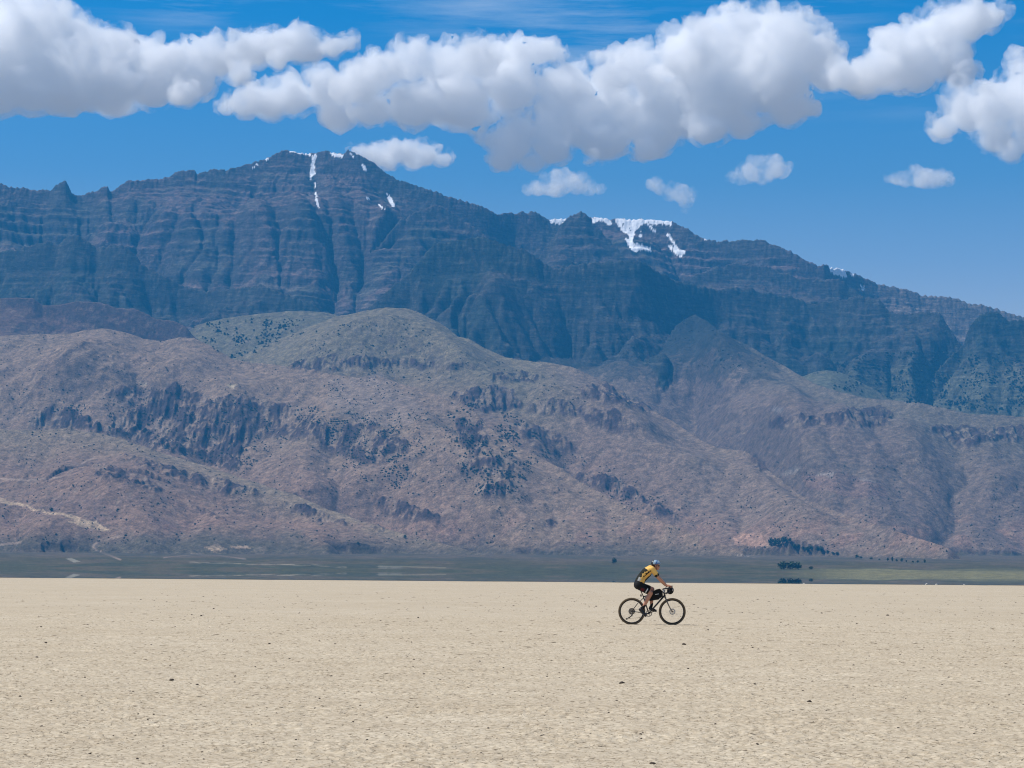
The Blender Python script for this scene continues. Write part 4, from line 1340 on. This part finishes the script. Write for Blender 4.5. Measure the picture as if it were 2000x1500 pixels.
bike = empty('bicycle', BASE)
tag(bike, 'black gravel bicycle with dusty tan tyres and drop handlebars, ridden across the lake bed', 'bicycle')
RA = J(449, 1121); FA = J(1105, 1121)
BB = J(724, 1153)
HT, HB = J(962, 790), J(985, 872)          # head tube
ST = J(634, 872); SC = J(600, 800)          # seat tube top, seat clamp
bm = bmesh.new()
tube(bm, [HT, HB], .021)
tube(bm, [HB.lerp(HT, .15), BB], [.024, .021])
tube(bm, [HT.lerp(HB, .12), ST.lerp(BB, .04)], [.019, .016])
tube(bm, [ST, BB], .017)
for s in (-1, 1):
    y = .062 * s
    tube(bm, [BB + Vector((-.03, .03 * s, .0)), BB.lerp(RA, .45) + Vector((0, .05 * s, 0)), RA + Vector((0, y, 0))], [.012, .0105, .009], 8)
    tube(bm, [ST.lerp(BB, .1) + Vector((0, .018 * s, 0)), ST.lerp(RA, .5) + Vector((0, .05 * s, 0)), RA + Vector((0, y, 0))], [.009, .008, .008], 8)
tube(bm, [BB + Vector((0, -.045, 0)), BB + Vector((0, .045, 0))], .024, 14)
done('frame', bm, M_black, bike)
bm = bmesh.new()
tube(bm, [HB + Vector((-.004, 0, .0)), HB + Vector((.012, 0, -.045))], [.023, .026])
for s in (-1, 1):
    tube(bm, [HB + Vector((.012, .03 * s, -.04)), J(1030, 985, .056 * s), J(1068, 1062, .058 * s), FA + Vector((0, .056 * s, 0))], [.018, .015, .012, .010], 10)
done('fork', bm, M_grey, bike)
bm = bmesh.new()
tube(bm, [ST.lerp(BB, .06), SC, J(585, 765)], .0135)
done('seatpost', bm, M_black, bike)
bm = bmesh.new()
prof = [(-.13, .010, .062), (-.10, .022, .068), (-.04, .022, .060), (.02, .018, .036), (.09, .016, .022), (.135, .010, .017)]
c0 = J(575, 748)
rings = []
for (x, h_, w_) in prof:
    rings.append([bm.verts.new(c0 + Vector((x, w_ * math.cos(math.tau * k / 14), h_ * math.sin(math.tau * k / 14) + (.018 if x < -.09 else 0)))) for k in range(14)])
for a, b in zip(rings[:-1], rings[1:]):
    for k in range(14): bm.faces.new((a[k], a[(k + 1) % 14], b[(k + 1) % 14], b[k]))
bm.faces.new(rings[0]); bm.faces.new(rings[-1][::-1])
done('saddle', bm, M_saddle, bike)
bm = bmesh.new()
slab(bm, [((590 - 449) / BS, .354 + (1121 - 885) / BS), ((612 - 449) / BS, .354 + (1121 - 880) / BS), ((606 - 449) / BS, .354 + (1121 - 845) / BS), ((584 - 449) / BS, .354 + (1121 - 850) / BS)], -.018, .018)
done('tail_light', bm, simple_mat('tail_light_shell', (.03, .008, .008), .4, .5), bike, False, .004)


def wheel(c, front):
    w = empty('wheel'); w.parent = bike; w.location = c
    O = Vector((0, 0, 0))
    bm = bmesh.new(); tube(bm, ring_pts(O, .334, 64), .0225, 12, True)
    # tread blocks
    for k in range(96):
        a = math.tau * k / 96
        for s in (-1, 0, 1):
            aa = a + (.5 * math.tau / 96 if s == 0 else 0)
            p = Vector((math.cos(aa) * (.3555 - .0025 * abs(s)), s * .011, math.sin(aa) * (.3555 - .0025 * abs(s))))
            bmesh.ops.create_cube(bm, size=1, matrix=Matrix.Translation(p) @ Matrix.Rotation(-aa, 4, 'Y') @ Matrix.Diagonal((.005, .007, .010, 1)))
    done('tyre', bm, M_rubber, w, False)
    bm = bmesh.new(); disc(bm, O, .288, .318, .024, 64)
    done('rim', bm, M_rim, w)
    bm = bmesh.new()
    for k in range(28):
        a = math.tau * k / 28; b = a + (.75 if k % 4 < 2 else -.75); s = 1 if k % 2 else -1
        tube(bm, [Vector((.024 * math.cos(b), .024 * s, .024 * math.sin(b))), Vector((.29 * math.cos(a), 0, .29 * math.sin(a)))], .0011, 5)
    st = done('spokes', bm, M_steel, w); st['kind'] = 'stuff'
    bm = bmesh.new(); tube(bm, [Vector((0, -.05, 0)), Vector((0, -.03, 0)), Vector((0, .03, 0)), Vector((0, .05, 0))], [.012, .022, .022, .012], 14)
    done('hub', bm, M_grey, w)
    bm = bmesh.new(); disc(bm, Vector((0, .042 if not front else -.040, 0)), .055, .080, .002, 40)
    for k in range(6):
        a = math.tau * k / 6
        tube(bm, [Vector((.02 * math.cos(a), .042 if not front else -.040, .02 * math.sin(a))), Vector((.06 * math.cos(a + .4), .042 if not front else -.040, .06 * math.sin(a + .4)))], .003, 5)
    done('brake_disc', bm, M_steel, w)
    if not front:
        cas = None
        bm = bmesh.new()
        for i in range(9): disc(bm, Vector((0, -.026 - .0045 * i, 0)), .015, .086 - .0072 * i, .0022, 36, 1)
        done('cassette', bm, M_grey, w, False)


wheel(RA, False); wheel(FA, True)
# drive train
crank = empty('crankset'); crank.parent = bike; crank.location = BB
bm = bmesh.new(); disc(bm, Vector((0, -.052, 0)), .064, .084, .004, 42, 1)
for k in range(4):
    a = k * math.pi / 2 + .4
    tube(bm, [Vector((.01 * math.cos(a), -.054, .01 * math.sin(a))), Vector((.068 * math.cos(a), -.052, .068 * math.sin(a)))], .007, 6)
done('chainring', bm, M_grey, crank, False)
PN = J(642, 1180) - BB; PF = J(812, 1120) - BB
bm = bmesh.new(); tube(bm, [Vector((0, -.068, 0)), PN + Vector((0, -.078, 0))], [.014, .010], 8); done('crank_arm', bm, M_black, crank)
bm = bmesh.new(); tube(bm, [Vector((0, .068, 0)), PF + Vector((0, .078, 0))], [.014, .010], 8); done('crank_arm', bm, M_black, crank)
for pp, s in ((PN, -1), (PF, 1)):
    bm = bmesh.new(); bmesh.ops.create_cube(bm, size=1, matrix=Matrix.Translation(pp + Vector((0, s * .115, 0))) @ Matrix.Diagonal((.07, .06, .014, 1)))
    tube(bm, [pp + Vector((0, s * .075, 0)), pp + Vector((0, s * .14, 0))], .006, 6)
    done('pedal', bm, M_black, crank, False)
bm = bmesh.new()
cy_ = -.050
tube(bm, [BB + Vector((.0, cy_, .085)), RA + Vector((0, cy_, .046))], .0038, 5)
JP1, JP2 = J(405, 1222, cy_), J(362, 1243, cy_)
tube(bm, [BB + Vector((-.03, cy_, -.080)), J(440, 1235, cy_), JP2 + Vector((.0, 0, -.02)), JP2 + Vector((-.02, 0, .0)), JP1 + Vector((.02, 0, .02)), RA + Vector((-.045, cy_, 0)), RA + Vector((-.02, cy_, .042)), RA + Vector((0, cy_, .046))], .0036, 5)
done('chain', bm, M_grey, bike)
der = empty('derailleur'); der.parent = bike
bm = bmesh.new(); tube(bm, [RA + Vector((.0, -.058, -.02)), J(452, 1185, -.066), J(415, 1215, -.066)], [.014, .018, .014], 8); done('body', bm, M_black, der)
bm = bmesh.new(); tube(bm, [JP1 + Vector((0, -.01, 0)), JP2 + Vector((0, -.01, 0))], .009, 6); done('cage', bm, M_black, der)
for q in (JP1, JP2):
    bm = bmesh.new(); disc(bm, q, .004, .022, .005, 24, 1); done('jockey_wheel', bm, M_black, der, False)
# bars
STM = J(1000, 748)
bm = bmesh.new()
tube(bm, [HT, J(952, 752)], .018); tube(bm, [J(953, 757), STM], .016)
done('stem', bm, M_black, bike)
bm = bmesh.new()
for s in (-1, 1):
    tube(bm, [STM, STM + Vector((0, .17 * s, .004)), STM + Vector((.02, .205 * s, .004)), STM + Vector((.075, .215 * s, -.005)), STM + Vector((.098, .225 * s, -.05)), STM + Vector((.075, .235 * s, -.105)), STM + Vector((.01, .245 * s, -.125)), STM + Vector((-.045, .25 * s, -.125))],
         [.0158, .0158, .016, .016, .016, .016, .0155, .015], 10)
done('handlebar', bm, M_black, bike)
for s in (-1, 1):
    h_ = empty('brake_lever'); h_.parent = bike
    a = STM + Vector((.065, .217 * s, .004))
    bm = bmesh.new(); tube(bm, [a, a + Vector((.045, 0, .018)), a + Vector((.078, 0, .034)), a + Vector((.088, 0, .066)), a + Vector((.080, 0, .074))], [.018, .018, .019, .015, .010], 10); done('hood', bm, M_black, h_)
    bm = bmesh.new(); tube(bm, [a + Vector((.086, 0, .036)), a + Vector((.100, 0, -.0)), a + Vector((.088, 0, -.05)), a + Vector((.07, 0, -.08))], [.007, .007, .006, .005], 7, flat=1.6); done('blade', bm, M_black, h_)
bm = bmesh.new(); tube(bm, [STM + Vector((.005, .05, .02)), STM + Vector((.02, .055, .075)), STM + Vector((.05, .05, .085))], [.008, .007, .012], 7); bmesh.ops.create_cube(bm, size=1, matrix=Matrix.Translation(STM + Vector((.04, .0, .055))) @ Matrix.Rotation(-.5, 4, 'Y') @ Matrix.Diagonal((.085, .052, .016, 1)))
done('bike_computer', bm, M_black, bike, False)
bm = bmesh.new(); bmesh.ops.create_cube(bm, size=1, matrix=Matrix.Translation(J(975, 786, -.032)) @ Matrix.Rotation(.2, 4, 'Y') @ Matrix.Diagonal((.055, .004, .075, 1)))
nb_ = done('number_tag', bm, M_white, bike, False)
bm = bmesh.new(); bmesh.ops.create_cube(bm, size=1, matrix=Matrix.Translation(J(976, 790, -.0355)) @ Matrix.Rotation(.2, 4, 'Y') @ Matrix.Diagonal((.016, .003, .045, 1)))
done('mark', bm, M_black, nb_, False)
# cables
bm = bmesh.new()
tube(bm, [STM + Vector((.02, -.19, .0)), J(1020, 790, -.10), J(1000, 830, -.05), HB + Vector((.01, -.03, .02))], .003, 5)
tube(bm, [STM + Vector((.02, .19, .0)), J(1030, 800, .10), J(1005, 850, .05), HB + Vector((.01, .03, -.02))], .003, 5)
done('brake_cable', bm, M_black, bike)

# bags: strapped on, each a thing of its own
fb = empty('frame_bag', BASE)
tag(fb, 'black frame bag with a small white dash filling the upper frame triangle of the bicycle', 'bag')
poly = [(800, 792), (842, 765), (898, 752), (925, 768), (948, 800), (952, 872), (905, 915), (880, 930), (820, 938), (748, 952), (690, 935), (660, 890), (770, 870)]
bm = bmesh.new(); slab(bm, [(J(a, b).x, J(a, b).z) for a, b in poly], -.036, .036)
done('body', bm, M_bag, fb, False, .008)
bm = bmesh.new(); bmesh.ops.create_cube(bm, size=1, matrix=Matrix.Translation(J(856, 841, -.038)) @ Matrix.Rotation(-.16, 4, 'Y') @ Matrix.Diagonal((.10, .004, .013, 1)))
done('white_dash', bm, M_white, fb, False)
bm = bmesh.new(); bmesh.ops.create_cube(bm, size=1, matrix=Matrix.Translation(J(903, 908, -.038)) @ Matrix.Rotation(-.7, 4, 'Y') @ Matrix.Diagonal((.035, .004, .014, 1)))
done('strap', bm, M_white, fb, False)
hb = empty('handlebar_bag', BASE)
tag(hb, 'black rolled bag with a curved pale reflective strip hanging in front of the handlebar', 'bag')
bm = bmesh.new()
cc = J(1075, 782)
pts_, rr_ = [], []
for k in range(13):
    y = -.20 + .40 * k / 12
    pts_.append(cc + Vector((0, y, 0))); rr_.append(.088 * (1 - .22 * abs(y / .2) ** 6))
tube(bm, pts_, rr_, 20)
for v in bm.verts: v.co.z = cc.z + (v.co.z - cc.z) * 1.12; v.co.x = cc.x + (v.co.x - cc.x) * .93 + .12 * (v.co.z - cc.z)
done('body', bm, M_bag, hb)
bm = bmesh.new()
tube(bm, [cc + Vector((.032, -.201, .062)), cc + Vector((.048, -.203, .03)), cc + Vector((.046, -.203, -.008))], .010, 6, flat=.3)
done('reflective_strip', bm, M_refl, hb)
bm = bmesh.new()
tube(bm, [cc + Vector((-.035, -.14, .06)), STM + Vector((.03, -.14, -.01))], .008, 6); tube(bm, [cc + Vector((-.035, .14, .06)), STM + Vector((.03, .14, -.01))], .008, 6)
done('strap', bm, M_bag, hb)

# ---- rider
SKIN = NT('sunburnt_skin'); tc = SKIN.n('TexCoord')
SKIN.principled(SKIN.mix(SKIN.noise(tc.outputs['Object'], 14, 3), (.44, .20, .125), (.54, .27, .17)), .5, .4)
skin_mat = SKIN.m


def capsule(bm, a, b, ra, rb, seg=16):
    """a rounded limb that tapers"""
    a, b = Vector(a), Vector(b)
    n = 6
    pts_ = [a + (b - a) * (k / n) for k in range(n + 1)]
    tube(bm, pts_, [ra + (rb - ra) * k / n for k in range(n + 1)], seg)
    for p, r in ((a, ra), (b, rb)):
        bmesh.ops.create_icosphere(bm, subdivisions=2, radius=r, matrix=Matrix.Translation(p))


def ball(bm, c, rx, ry, rz, rot=0.0):
    bmesh.ops.create_icosphere(bm, subdivisions=3, radius=1, matrix=Matrix.Translation(c) @ Matrix.Rotation(rot, 4, 'Y') @ Matrix.Diagonal((rx, ry, rz, 1)))


def fused(name, bm, mats, parent, voxel, smooth=3):
    bmesh.ops.recalc_face_normals(bm, faces=bm.faces)
    me = bpy.data.meshes.new(name); bm.to_mesh(me); bm.free()
    o = bpy.data.objects.new(name, me); col.objects.link(o)
    md = o.modifiers.new('skin', 'REMESH'); md.mode = 'VOXEL'; md.voxel_size = voxel
    if smooth:
        sm = o.modifiers.new('even', 'SMOOTH'); sm.factor = .5; sm.iterations = smooth
    me2 = bpy.data.meshes.new_from_object(o.evaluated_get(bpy.context.evaluated_depsgraph_get()))
    o.modifiers.clear(); o.data = me2; bpy.data.meshes.remove(me); me2.name = name
    me2.materials.clear()
    for m_ in mats: me2.materials.append(m_)
    for p in me2.polygons: p.use_smooth = True
    o.parent = parent
    return o


rider = empty('person', BASE)
tag(rider, 'cyclist in yellow and black jersey, black shorts and pale blue helmet leaning over the handlebars', 'person')
PEL, MID, CHE, NEK = J(560, 690), J(602, 590), J(690, 490), J(765, 412)
HEAD = J(836, 372)
legs = []
for s, hip, knee, ank, heel, ball_ in ((-1, J(572, 715), J(752, 826), J(638, 1048), J(580, 1092), J(648, 1168)), (1, J(585, 712), J(785, 762), J(772, 1030), J(748, 1078), J(815, 1102))):
    legs.append([p + Vector((0, yy * s, 0)) for p, yy in ((hip, .085), (knee, .10), (ank, .105), (heel, .108), (ball_, .115))])
arms = []
for s in (-1, 1):
    dx = 0 if s < 0 else .012
    arms.append([J(772, 432) + Vector((dx, .185 * s, 0)), J(886, 586) + Vector((dx, .235 * s, 0)), J(1000, 698) + Vector((0, .215 * s, .0))])

bm = bmesh.new()
capsule(bm, PEL + Vector((0, .0, 0)), MID, .125, .115); capsule(bm, MID, CHE, .115, .128); capsule(bm, CHE, NEK + Vector((-.03, 0, -.02)), .125, .07)
for s in (-1, 1):
    capsule(bm, PEL + Vector((.01, .075 * s, -.01)), MID + Vector((0, .05 * s, 0)), .11, .10)
    capsule(bm, CHE + Vector((0, .07 * s, 0)), arms[(s + 1) // 2][0] + Vector((-.02, -.03 * s, -.01)), .105, .06)
capsule(bm, NEK + Vector((-.02, 0, -.02)), J(808, 398), .062, .055)
# head: skull, face, jaw, nose, ears
ball(bm, HEAD + Vector((0, 0, .02)), .098, .076, .100)
ball(bm, HEAD + Vector((.022, 0, -.055)), .068, .062, .078)
ball(bm, HEAD + Vector((.052, 0, -.098)), .034, .036, .026)
capsule(bm, HEAD + Vector((.086, 0, -.010)), HEAD + Vector((.103, 0, -.046)), .010, .015, 8)
ball(bm, HEAD + Vector((.086, 0, -.078)), .014, .026, .009); ball(bm, HEAD + Vector((.084, 0, -.092)), .013, .022, .008)
for s in (-1, 1):
    ball(bm, HEAD + Vector((-.012, .077 * s, -.030)), .020, .009, .032, -.2)
for hip, knee, ank, heel, bl in legs:
    capsule(bm, hip, knee, .092, .060)
    mid_c = knee.lerp(ank, .32) + Vector((-.014, 0, -.002))
    capsule(bm, knee, mid_c, .058, .064); capsule(bm, mid_c, ank, .064, .037)
    ball(bm, knee + Vector((.018, 0, .004)), .040, .042, .046)
    capsule(bm, ank, heel, .036, .030); capsule(bm, heel, bl, .030, .034)
for (sh, el_, wr), s in zip(arms, (-1, 1)):
    capsule(bm, sh, el_, .054, .041); capsule(bm, el_, el_.lerp(wr, .3), .041, .043); capsule(bm, el_.lerp(wr, .3), wr, .043, .027)
    # palm resting on the hood, four fingers wrapped over it, thumb round the inside
    d = Vector((.9, 0, -.12)).normalized()
    palm = wr + d * .05 + Vector((0, 0, .002))
    capsule(bm, wr, palm + d * .012, .026, .030)
    ball(bm, palm + d * .012, .042, .040, .024, .12)
    for k, (yo, ln) in enumerate(((-.030, .9), (-.010, 1.0), (.010, .95), (.029, .78))):
        b0 = palm + d * .040 + Vector((0, yo * s * -1, .006 - .003 * k))
        side = Vector((0, s * .012, 0))
        b1 = b0 + Vector((.030, 0, -.006)) * ln + side; b2 = b1 + Vector((.012, 0, -.028)) * ln; b3 = b2 + Vector((-.014, 0, -.018)) * ln
        capsule(bm, b0, b1, .0095, .009, 8); capsule(bm, b1, b2, .009, .0085, 8); capsule(bm, b2, b3, .0085, .0075, 8)
    t0_ = palm + Vector((.005, -.034 * s, -.004)); t1_ = t0_ + Vector((.032, -.012 * s, -.010)); t2_ = t1_ + Vector((.022, .008 * s, -.016))
    capsule(bm, t0_, t1_, .012, .010, 8); capsule(bm, t1_, t2_, .010, .0085, 8)
fused('body', bm, [skin_mat], rider, .006, 2)

# jersey: yellow shoulders and flank, black back, black belly, grey pocket, dark cuffs
M_yel = simple_mat('yellow_jersey', (.72, .44, .12), .8, .2, 0, .12, 9)
M_jblk = simple_mat('black_jersey', (.016, .018, .014), .85, .2, 0, .3, 9)
M_jgry = simple_mat('grey_pocket', (.36, .36, .34), .85, .2, 0, .3, 30)
bm = bmesh.new()
g = .013
capsule(bm, PEL.lerp(MID, .45), MID, .122 + g, .115 + g); capsule(bm, MID, CHE, .115 + g, .128 + g); capsule(bm, CHE, NEK + Vector((-.03, 0, -.02)), .125 + g, .075 + g)
for s in (-1, 1):
    capsule(bm, PEL.lerp(MID, .5) + Vector((.005, .06 * s, 0)), MID + Vector((0, .05 * s, 0)), .104 + g, .10 + g)
    sh, el_, wr = arms[(s + 1) // 2]
    capsule(bm, CHE + Vector((0, .07 * s, 0)), sh + Vector((-.02, -.03 * s, -.01)), .105 + g, .062 + g)
    capsule(bm, sh, sh.lerp(el_, .66), .056 + g, .050 + g)
jer = fused('jersey', bm, [M_yel, M_jblk, M_jgry], rider, .010, 2)
axis = (NEK - PEL); Lx = axis.length; axis.normalize(); nrm = Vector((-axis.z, 0, axis.x))
jv = jer.data.vertices
for p in jer.data.polygons:
    c = p.center
    s_ = (c - PEL).dot(axis) / Lx
    d_ = (c - PEL).dot(nrm)
    bow = .045 * math.sin(max(0, min(1, s_)) * math.pi)
    d_ -= bow
    wob_ = .014 * math.sin(c.x * 60 + c.z * 41) + .010 * math.sin(c.z * 97 + c.y * 30)
    idx_ = 0
    arm_t = max(((c - a[0]).dot((a[1] - a[0]).normalized()) / (a[1] - a[0]).length) if abs(c.y - a[0].y) < .09 and c.y * a[0].y > 0 else -1 for a in arms)
    if s_ < .80 and d_ > .038 + wob_: idx_ = 1
    elif s_ < .86 and d_ < -.012 + wob_ - .03 * (s_ - .4) and arm_t < .12: idx_ = 1
    if .66 < s_ < .80 and .0 < d_ + wob_ and arm_t < .0 and d_ > .01: idx_ = 1
    if s_ < .30 and d_ > .015 + wob_: idx_ = 2 if d_ < .085 else 1
    if arm_t > .60: idx_ = 1
    p.material_index = idx_

M_sho = simple_mat('black_shorts', (.007, .007, .008), .8, .25, 0, .3, 40)
M_red = simple_mat('dark_red_panel', (.09, .008, .012), .8, .25, 0, .3, 30)
bm = bmesh.new()
g = .010
capsule(bm, PEL, PEL.lerp(MID, .62), .127 + g, .120 + g)
for s in (-1, 1):
    capsule(bm, PEL + Vector((.01, .075 * s, -.01)), PEL.lerp(MID, .6) + Vector((0, .05 * s, 0)), .112 + g, .103 + g)
    hip, knee = legs[(s + 1) // 2][:2]
    capsule(bm, hip, hip.lerp(knee, .70), .094 + g, .072 + g)
sho = fused('shorts', bm, [M_sho, M_red, M_white], rider, .010, 2)
hip, knee = legs[0][:2]
ta = (knee - hip); tl = ta.length; ta.normalize(); tn = Vector((-ta.z, 0, ta.x))
for p in sho.data.polygons:
    c = p.center
    if c.y > -.03: continue
    q = (c - hip).dot(ta) / tl; w_ = (c - hip).dot(tn)
    if .18 < q < .46 and -.075 < w_ < .005 and c.y < -.12: p.material_index = 1
    if .60 < q < .665 and -.06 < w_ < .06: p.material_index = 2

M_shoe = simple_mat('dark_shoe', (.020, .019, .022), .5, .4, 0, .3, 40)
M_sole = simple_mat('pale_sole', (.20, .19, .19), .7, .3, 0, .2, 40)
M_sock = simple_mat('black_sock', (.012, .012, .013), .9, .2, 0, .3, 50)
for hip, knee, ank, heel, bl in legs:
    bm = bmesh.new()
    dr = (bl - heel).normalized()
    capsule(bm, heel + Vector((0, 0, .006)), bl, .041, .045); capsule(bm, bl, bl + dr * .055, .044, .026); capsule(bm, heel.lerp(bl, .25) + Vector((0, 0, .02)), ank + (heel - ank) * .45, .042, .043)
    sh_ = fused('shoe', bm, [M_shoe, M_sole], rider, .008, 2)
    dn = Vector((dr.z, 0, -dr.x))
    for p in sh_.data.polygons:
        if (p.center - heel).dot(dn) > .030: p.material_index = 1
    bm = bmesh.new(); tube(bm, [ank + (heel - ank) * .7, ank, ank.lerp(knee, .16)], [.043, .0395, .043], 16); done('sock', bm, M_sock, rider)

# helmet: vented shell in pale blue, blue and black, straps under the chin
M_hw = simple_mat('pale_blue_helmet', (.30, .42, .52), .3, .5, 0, .1, 20)
M_hb = simple_mat('blue_helmet', (.05, .12, .32), .3, .5, 0, .1, 20)
M_hk = simple_mat('black_helmet', (.012, .013, .018), .4, .5, 0, .1, 20)
bm = bmesh.new()
HC = HEAD + Vector((-.004, 0, .032))
bmesh.ops.create_uvsphere(bm, u_segments=40, v_segments=24, radius=1)
for v in list(bm.verts):
    p = v.co.copy()
    lim = -.16 + .16 * p.x * (1 if p.x > 0 else .6)
    if p.z < lim: p.z = lim + (p.z - lim) * .06
    lat = math.atan2(p.y, max(p.z, .0) + .35)
    vent = .045 * max(0.0, math.sin(lat * 9.0)) * max(0.0, p.z + .1) * (1 if -.75 < p.x < .8 else 0)
    r_ = 1 - vent
    v.co = HC + Vector((p.x * .128 * r_, p.y * .094 * r_, p.z * .105 * r_ + .006 * (p.x < -.5)))
hel = done('helmet', bm, M_hw, rider); hel.data.materials.append(M_hb); hel.data.materials.append(M_hk)
for p in hel.data.polygons:
    q = (p.center - HC)
    ax = q.x / .128 - .35 * q.z / .105
    if ax < -.62 or q.z < -.008: p.material_index = 2
    elif -.12 < ax < .14 or (q.z < .02 and ax > .1): p.material_index = 1
bm = bmesh.new()
for s in (-1, 1):
    for x0_ in (-.055, .045):
        tube(bm, [HC + Vector((x0_, .088 * s, -.006)), HEAD + Vector((.000, .083 * s, -.055)), HEAD + Vector((.038, .03 * s, -.126)), HEAD + Vector((.040, 0, -.130))], .004, 5, flat=.5)
done('strap', bm, M_hk, hel)
M_lens = simple_mat('dark_lenses', (.010, .009, .010), .12, .6, 0, .1, 20)
bm = bmesh.new()
for k in range(-4, 4):
    a0, a1 = k * .2, (k + 1) * .2
    q = [Vector((.100 * math.cos(a) - .002 + .0, .082 * math.sin(a), zz)) for a, zz in ((a0, .002), (a1, .002), (a1, -.038), (a0, -.038))]
    bm.faces.new([bm.verts.new(HEAD + p) for p in q])
bmesh.ops.remove_doubles(bm, verts=bm.verts, dist=.0005)
bmesh.ops.solidify(bm, geom=list(bm.faces), thickness=.004)
for s in (-1, 1): tube(bm, [HEAD + Vector((.075, .062 * s, -.004)), HEAD + Vector((.03, .079 * s, -.006)), HEAD + Vector((-.02, .080 * s, -.012))], .0035, 5)
done('sunglasses', bm, M_lens, rider)
M_hair = simple_mat('brown_hair', (.045, .025, .016), .8, .2, 0, .4, 60)
bm = bmesh.new(); ball(bm, HEAD + Vector((-.040, 0, -.016)), .064, .0735, .056); done('hair', bm, M_hair, rider)

# ------------------------------------------------------------------ haze: the air between here and the mountains
def box(name, lo, hi):
    v = np.array([[x, y, z] for x in (lo[0], hi[0]) for y in (lo[1], hi[1]) for z in (lo[2], hi[2])], float)
    f = np.array([[0, 1, 3, 2], [4, 6, 7, 5], [0, 4, 5, 1], [2, 3, 7, 6], [0, 2, 6, 4], [1, 5, 7, 3]])
    return mesh_np(name, v, f, False)


t = NT('haze_air')
pv = t.n('VolumePrincipled')
pv.inputs['Color'].default_value = (.05, .42, .90, 1)
pv.inputs['Density'].default_value = 4.7e-5
pv.inputs['Anisotropy'].default_value = 0.0
t.l(pv.outputs[0], t.out.inputs['Volume'])
tag(link('haze', box('haze', (-9200, -650, -32), (9200, 14100, 1960)), t.m), kind='stuff')
